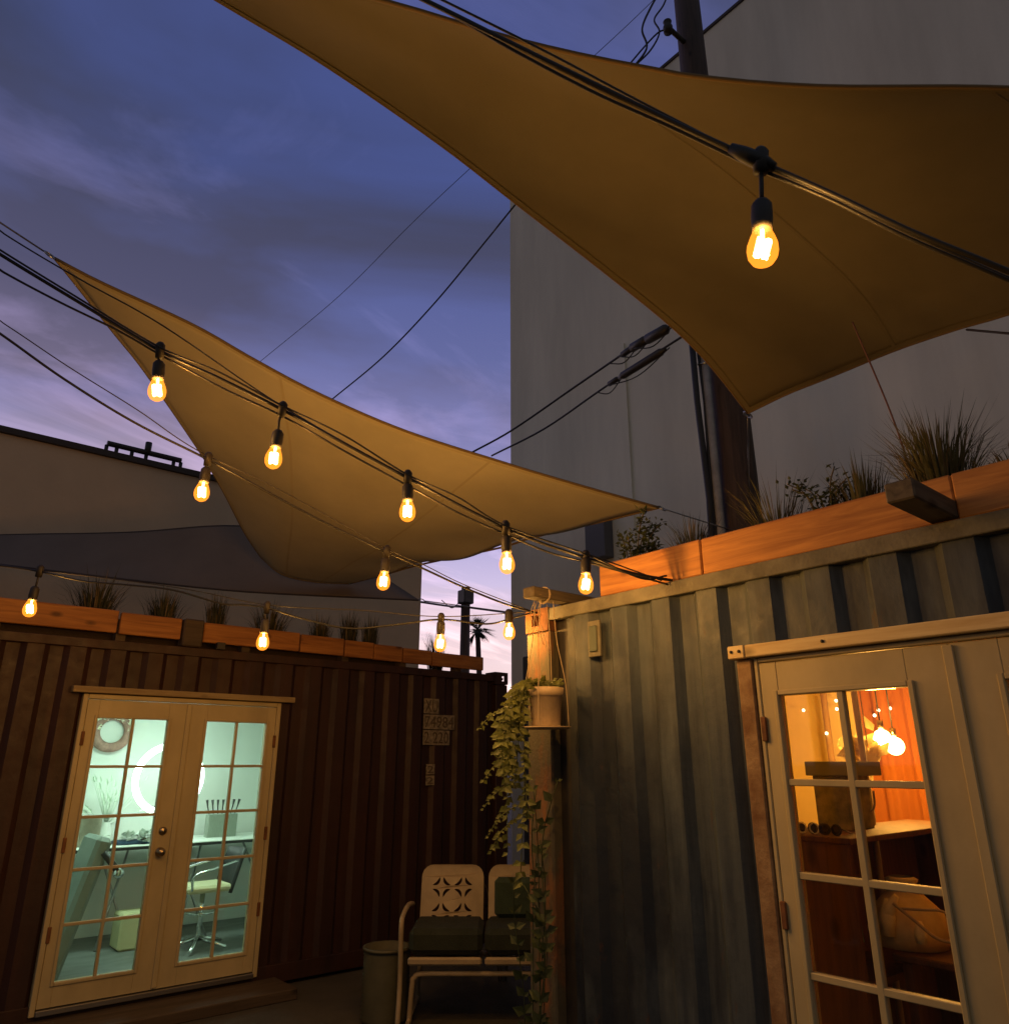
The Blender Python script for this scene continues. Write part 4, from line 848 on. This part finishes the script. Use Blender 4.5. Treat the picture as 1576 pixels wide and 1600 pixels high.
MB().tube([w + Vector((math.cos(k * math.pi / 16) * .16, 0, math.sin(k * math.pi / 16) * .16)) for k in range(33)], .048, 8, False).build('ring', mat('dusty_pink_wreath', (.42, .24, .19), .9, noise=.4, nscale=20, bump=.5), wr)
mb = MB()
for k in range(60):
    a = rnd.uniform(.3, 2.9); leaf_quads(mb, w + Vector((math.cos(a) * .17, -.03, math.sin(a) * .17)), Vector((rnd.gauss(0, 1), -.4, rnd.gauss(0, 1))), Vector((0, -1, 0)), .06, .014)
mb.build('flowers', mat('pale_flower', (.7, .66, .5), .8), wr)
# brush rack, tins, clutter on the desk
b = ony(345, 1290, 8.35); br = thing('brush_rack', 'rack of dark brushes standing on the desk', 'brushes', (b.x, b.y, dz))
box('holder', (b.x - .15, b.y - .05, dz), (b.x + .15, b.y + .05, dz + .22), mat('grey_holder', (.30, .34, .28), .6, noise=.3, nscale=20, stretch=(12, 1, 1)), br, .004)
for k in range(7): x = b.x - .13 + k * .043; MB().tube([(x, b.y, dz + .2), (x + .01 * (k - 3), b.y, dz + .30), (x + .014 * (k - 3), b.y, dz + .36)], [.004, .007, .014], 6).build('brush', M_dark, br)
b = ony(137, 1305, 8.2); tag(MB().lathe([(0, 0), (.10, 0), (.105, .24), (.11, .25), (.10, .26), (0, .26)], (b.x, b.y, dz), 18).build('canister', mat('pale_tin', (.48, .42, .32), .5, noise=.3, nscale=9), None, loc=(b.x, b.y, dz)), 'pale round canister on the left end of the desk', 'canister')
b = ony(225, 1312, 8.15); mb = MB()
for k in range(120):
    x = b.x + rnd.gauss(0, .14); leaf_quads(mb, Vector((x, b.y + rnd.gauss(0, .05), dz + rnd.uniform(0, .09))), Vector((rnd.gauss(0, 1), rnd.gauss(0, 1), abs(rnd.gauss(0, .6)))), Vector((0, 0, 1)), .08, .03)
tag(mb.build('crumpled_tissue', mat('pale_tissue', (.62, .68, .62), .7), None), 'crumpled pale wrapping on the desk under the ring light', 'wrapping')
tag(box('folded_cloth', (b.x - .26, b.y - .06 - .02, dz + .001), (b.x + .24, b.y + .12, dz + .035), mat('navy_cloth', (.03, .06, .11), .9), None, .01), 'dark blue folded cloth on the desk under the ring light', 'cloth')
b = ony(168, 1262, 8.5); mb = MB()
for k in range(26):
    e = Vector((rnd.gauss(0, .12), rnd.gauss(-.05, .04), rnd.uniform(.12, .42))); s0 = Vector((b.x + .02, 8.55, dz + .14)); mb.tube([s0, s0 + e * .6, s0 + e], .003, 4); leaf_quads(mb, s0 + e, e, Vector((0, -1, 0)), .08, .016)
t = thing('vase_plant', 'faint feathery stems in a white vase on the desk', 'plant', (b.x + .02, 8.55, dz)); mb.build('stems', mat('pale_green_stem', (.60, .70, .58), .8), t)
MB().lathe([(0, 0), (.05, 0), (.065, .08), (.04, .16), (.045, .18)], (b.x + .02, 8.55, dz), 14).build('vase', M_white, t)
# swivel stool with dark back
s = ony(318, 1386, 7.62); sz = s.z; st = thing('swivel_chair', 'chrome swivel chair with pale seat and dark back behind the right door leaf', 'chair', (s.x, s.y, .1))
MB().box((s.x - .20, s.y - .19, sz - .03), (s.x + .20, s.y + .19, sz + .03)).build('seat', mat('pale_yellow_seat', (.62, .58, .36), .6), st, .02)
mb = MB(); G = []
for j in range(6):
    G.append([Vector((s.x + .19 + .07 * math.sin(i / 7 * 3.14) + .10 * (j / 5) - .0, s.y - .2 + .4 * i / 7, sz - .05 + .36 * j / 5)) for i in range(8)])
o = mb.grid(G).build('backrest', mat('dark_vinyl', (.035, .035, .035), .45), st); o.modifiers.new('t', 'SOLIDIFY').thickness = .03
for yy in (-.2, .2): MB().tube(smooth_curve([(s.x + .22, s.y + yy, sz + .22), (s.x, s.y + yy * 1.1, sz + .17), (s.x - .16, s.y + yy, sz + .12), (s.x - .17, s.y + yy, sz)], 5), .012, 6).build('arm', M_chrome, st)
MB().tube([(s.x, s.y, sz - .03), (s.x, s.y, .16)], .022, 10).build('column', M_chrome, st)
MB().tube([(s.x + math.cos(k * .39) * .13, s.y + math.sin(k * .39) * .13, .40) for k in range(17)], .009, 6, False).build('foot_ring', M_chrome, st)
for k in range(5): a = k * 1.2566 + .4; MB().tube([(s.x, s.y, .19), (s.x + math.cos(a) * .28, s.y + math.sin(a) * .28, .125)], [.022, .014], 6).build('base_leg', M_chrome, st)
b = ony(203, 1465, 8.05); tag(box('storage_cube', (b.x - .13, b.y - .13, .101), (b.x + .15, b.y + .15, .40), mat('pale_yellow_fabric', (.60, .56, .32), .9), None, .02), 'pale yellow cube box on the floor of the mint-lit room', 'box')
b = ony(112, 1480, 7.25); ct = thing('treatment_couch', 'grey covered couch end behind the left door leaf', 'couch', (b.x, b.y, .1))
MB().obox((b.x - .02, b.y + .15, .60), (.12, .5, 1.05), Matrix.Rotation(R(14), 4, 'Y')).build('pad', mat('grey_vinyl', (.22, .26, .23), .5, noise=.2, nscale=4), ct, .03)
MB().tube([(b.x + .1, b.y - .1, 1.0), (b.x + .22, b.y - .12, .86)], .025, 8).build('handle', M_dark, ct); MB().lathe([(0, -.02), (.04, -.02), (.04, .02), (0, .02)], (b.x + .23, b.y - .12, .84), 12, 'y').build('knob', M_chrome, ct)

# ------------------------------------------------------------------ inside the blue container (orange light)
def wpos(u, v, X): return onx(u, v, X)
def globe(label, u, v, X, r, power):
    c = wpos(u, v, X)
    li = bpy.data.lights.new('globe_light', 'POINT'); li.energy = 33; li.color = (1, .50, .10); li.shadow_soft_size = r * 1.05
    t = thing('globe_lamp', label, 'lamp', c)
    MB().lathe([(r * math.sin(k * math.pi / 12), r * math.cos(k * math.pi / 12)) for k in range(13)], c, 18).build('globe', bulb_mat('globe_' + str(u), (1, .66, .25), power, .30), t)
    MB().tube([c + ZU * r, c + ZU * (r + .05)], .018, 8).build('socket', M_brass, t); MB().tube([c + ZU * (r + .05), Vector((c.x, c.y, 2.438))], .004, 5).build('cord', M_dark, t)
    lo = bpy.data.objects.new('globe_light', li); lo.parent = t; COL.objects.link(lo); return t
globe('left of the two bright globe lamps behind orange lit door', 1378, 1154, 4.55, .050, 30)
globe('right of the two bright globe lamps behind orange lit door', 1398, 1166, 4.75, .052, 30)
# orange curtain on the right of the back wall
cA, cB = onx(1348, 1150, QX1 - .06).y, .2; G = []
for j in range(8):
    row = []
    for i in range(120):
        y = cA + (cB - cA) * i / 119; row.append(Vector((QX1 - .06 + .028 * math.sin(i * .62) + .012 * math.sin(i * 1.7 + j * .3), y, .12 + 2.3 * j / 7)))
    G.append(row)
o = MB().grid(G).build('curtain', mat('orange_curtain', (.52, .17, .025), .85, noise=.2, nscale=6, stretch=(1, 1, .2), translucent=.2), None); tag(o, 'pleated orange curtain hanging on the far wall behind the double door', 'curtain')
p = onx(1293, 1140, QX1 - .10); tag(MB().tube([(p.x, p.y, .10), (p.x, p.y, 2.437)], .022, 10).build('wall_pole', mat('ochre_pole', (.42, .26, .08), .7), None), 'brown vertical pole against the warm yellow wall', 'pole')
p = onx(1342, 1140, 4.2); tag(MB().tube([(p.x, p.y, .10), (p.x, p.y, 2.437)], .016, 10).build('wall_pole', M_cord, None), 'pale vertical rod left of the globe lamps', 'pole')
# cabinet: front panel to the left, open shelves facing right
k0 = onx(1254, 1310, 3.40); k1 = onx(1322, 1310, 3.40); czt = k1.z
cbn = thing('cabinet', 'brown wooden cabinet with open shelves behind the orange lit door', 'cabinet', (3.8, k1.y + .2, .1))
M_cab = wood_mat('brown_cabinet_wood', (.13, .055, .020), (.07, .030, .011), 2)
box('side_panel', (3.40, k1.y, .101), (3.43, k0.y + .12, czt - .026), M_cab, cbn, .002); box('top', (3.39, k1.y - .02, czt - .025), (4.75, k0.y + .12, czt), M_cab, cbn, .003)
box('back_panel', (3.431, k0.y + .08, .101), (4.74, k0.y + .11, czt - .026), M_cab, cbn); box('end_panel', (4.715, k1.y, .101), (4.745, k0.y + .079, czt - .026), M_cab, cbn)
for z in (.35, .80): box('shelf', (3.432, k1.y + .002, z), (4.713, k0.y + .078, z + .025), M_cab, cbn)
# bench in front with the bag on it
bz = onx(1400, 1478, 3.75).z
tb = thing('side_table', 'dark low table carrying the knotted bag inside orange lit room', 'table', (3.95, 1.35, .1))
box('top', (3.60, .75, bz - .03), (4.15, k1.y - .03, bz), M_cab, tb, .006)
for x, y in ((3.64, .8), (4.1, .8), (3.64, k1.y - .08), (4.1, k1.y - .08)): box('leg', (x - .02, y - .02, .101), (x + .02, y + .02, bz - .031), M_cab, tb)
bgc = onx(1418, 1440, 3.80); bg_ = thing('bag', 'yellow tan bag with tassels and rope strap on dark table', 'bag', (bgc.x, bgc.y, bz))
M_bag = mat('tan_leather', (.86, .70, .34), .6, noise=.3, nscale=8, bump=.2); M_bag2 = mat('brown_leather', (.74, .55, .25), .6, noise=.3, nscale=8)
MB().lathe([(0, .002), (.15, .004), (.17, .06), (.15, .14), (.09, .20), (.05, .235), (.07, .27), (.05, .28)], (bgc.x, bgc.y, bz), 18).build('body', M_bag2, bg_)
for (u, v, u2, v2, wd) in ((1385, 1405, 1388, 1462, .035), (1400, 1400, 1376, 1445, .03), (1435, 1440, 1440, 1475, .028)):
    a, b2 = onx(u, v, 3.62), onx(u2, v2, 3.62); MB().tube([a, a.lerp(b2, .5), b2], [.012, wd, wd * .8], 8).build('tassel', M_bag, bg_)
MB().tube(smooth_curve([onx(1395, 1412, 3.60), onx(1430, 1440, 3.59), onx(1462, 1466, 3.60), onx(1490, 1474, 3.63)], 6), .007, 6).build('rope_strap', M_cord, bg_)
MB().tube(smooth_curve([onx(1405, 1420, 3.60), onx(1440, 1422, 3.59), onx(1470, 1424, 3.60), onx(1500, 1440, 3.63)], 6), .006, 6).build('rope_strap', M_cord, bg_)
b = onx(1340, 1440, 3.70); tag(MB().tube([(b.x, b.y, bz), (b.x, b.y + .015, bz + .19)], .018, 10).build('glass_tube', mat('green_glass', (.25, .45, .22), .15), None), 'slim green tube standing on the table left of the bag', 'bottle')
# things on the cabinet
b0, b1_ = onx(1258, 1212, 3.75), onx(1330, 1190, 3.75)
cbx = thing('display_riser', 'grey-green box on a card stand on top of the cabinet', 'box', (3.9, b0.y - .2, czt))
box('box', (3.75, b1_.y, b0.z), (4.05, b0.y, b1_.z + .0), mat('grey_green_box', (.22, .24, .18), .7), cbx, .004)
MB().box((3.78, b1_.y + .06, czt), (4.02, b0.y - .02, b0.z - .001)).build('card_stand', mat('olive_card', (.36, .32, .12), .8, col2=(.10, .11, .05), nscale=9), cbx, .003)
for k in range(3):
    c = onx(1262 + 17 * k, 1292 + 1.5 * k, 3.47); t = thing('sunglasses', ('white framed', 'black', 'brown')[k] + ' sunglasses on the cabinet top, ' + ('leftmost', 'middle', 'rightmost')[k] + ' pair', 'sunglasses', (c.x, c.y, czt))
    mm = M_white if k == 0 else M_dark
    for sg in (-1, 1): MB().tube([(c.x, c.y + sg * .03 + .022 * math.cos(q * .5236), czt + .025 + .022 * math.sin(q * .5236)) for q in range(13)], .004, 6, False).build('rim', mm, t); MB().lathe([(0, 0), (.021, .001)], (c.x + .001, c.y + sg * .03, czt + .025), 14, 'x').build('lens', mat('dark_lens', (.01, .01, .01), .05), t)
    for sg in (-1, 1): MB().tube([(c.x, c.y + sg * .052, czt + .03), (c.x + .11, c.y + sg * .045, czt + .004)], .003, 5).build('temple', mm, t)
c = onx(1355, 1165, 4.3); t = thing('plush_ornament', 'pale crumpled hanging ornament below the globe lamps', 'ornament', c - ZU * .1); rnd = random.Random(8); mb = MB()
for k in range(40):
    leaf_quads(mb, c + Vector((rnd.gauss(0, .03), rnd.gauss(.02, .05), rnd.gauss(-.05, .05))), Vector((rnd.gauss(0, .6), rnd.gauss(0, 1), rnd.gauss(0, 1))), Vector((-1, 0, 0)), .10, .03)
mb.build('petals', mat('pale_petal', (.70, .58, .30), .8, translucent=.3), t); MB().tube([c, (c.x, c.y, 2.437)], .003, 5).build('thread', M_cord, t)
pts = [onx(u, v, 4.0) for u, v in ((1348, 1235), (1352, 1262), (1360, 1268), (1366, 1258), (1364, 1236))]
tag(MB().tube(smooth_curve(pts, 5), .006, 6).build('bead_necklace', M_cord, None), 'short pale bead loop hanging beside the door muntin', 'necklace')
for k, (u, v) in enumerate(((1255, 1110), (1306, 1095), (1307, 1108), (1291, 1146), (1372, 1110), (1366, 1118), (1390, 1107))):
    c = onx(u, v, QX1 - .13); tag(MB().lathe([(.011 * math.sin(q * math.pi / 6), .011 * math.cos(q * math.pi / 6)) for q in range(7)], c, 8).build('fairy_light', emit_mat('fairy_' + str(k), (1, .85, .5), 5), None, loc=c), 'tiny fairy light dot ' + ('on yellow wall far left', 'top of the pair by the pole', 'bottom of the pair by the pole', 'on the brown pole', 'above left globe lamp', 'lower, above left globe lamp', 'right, on orange curtain')[k], 'fairy light', 'fairy lights on the far wall')
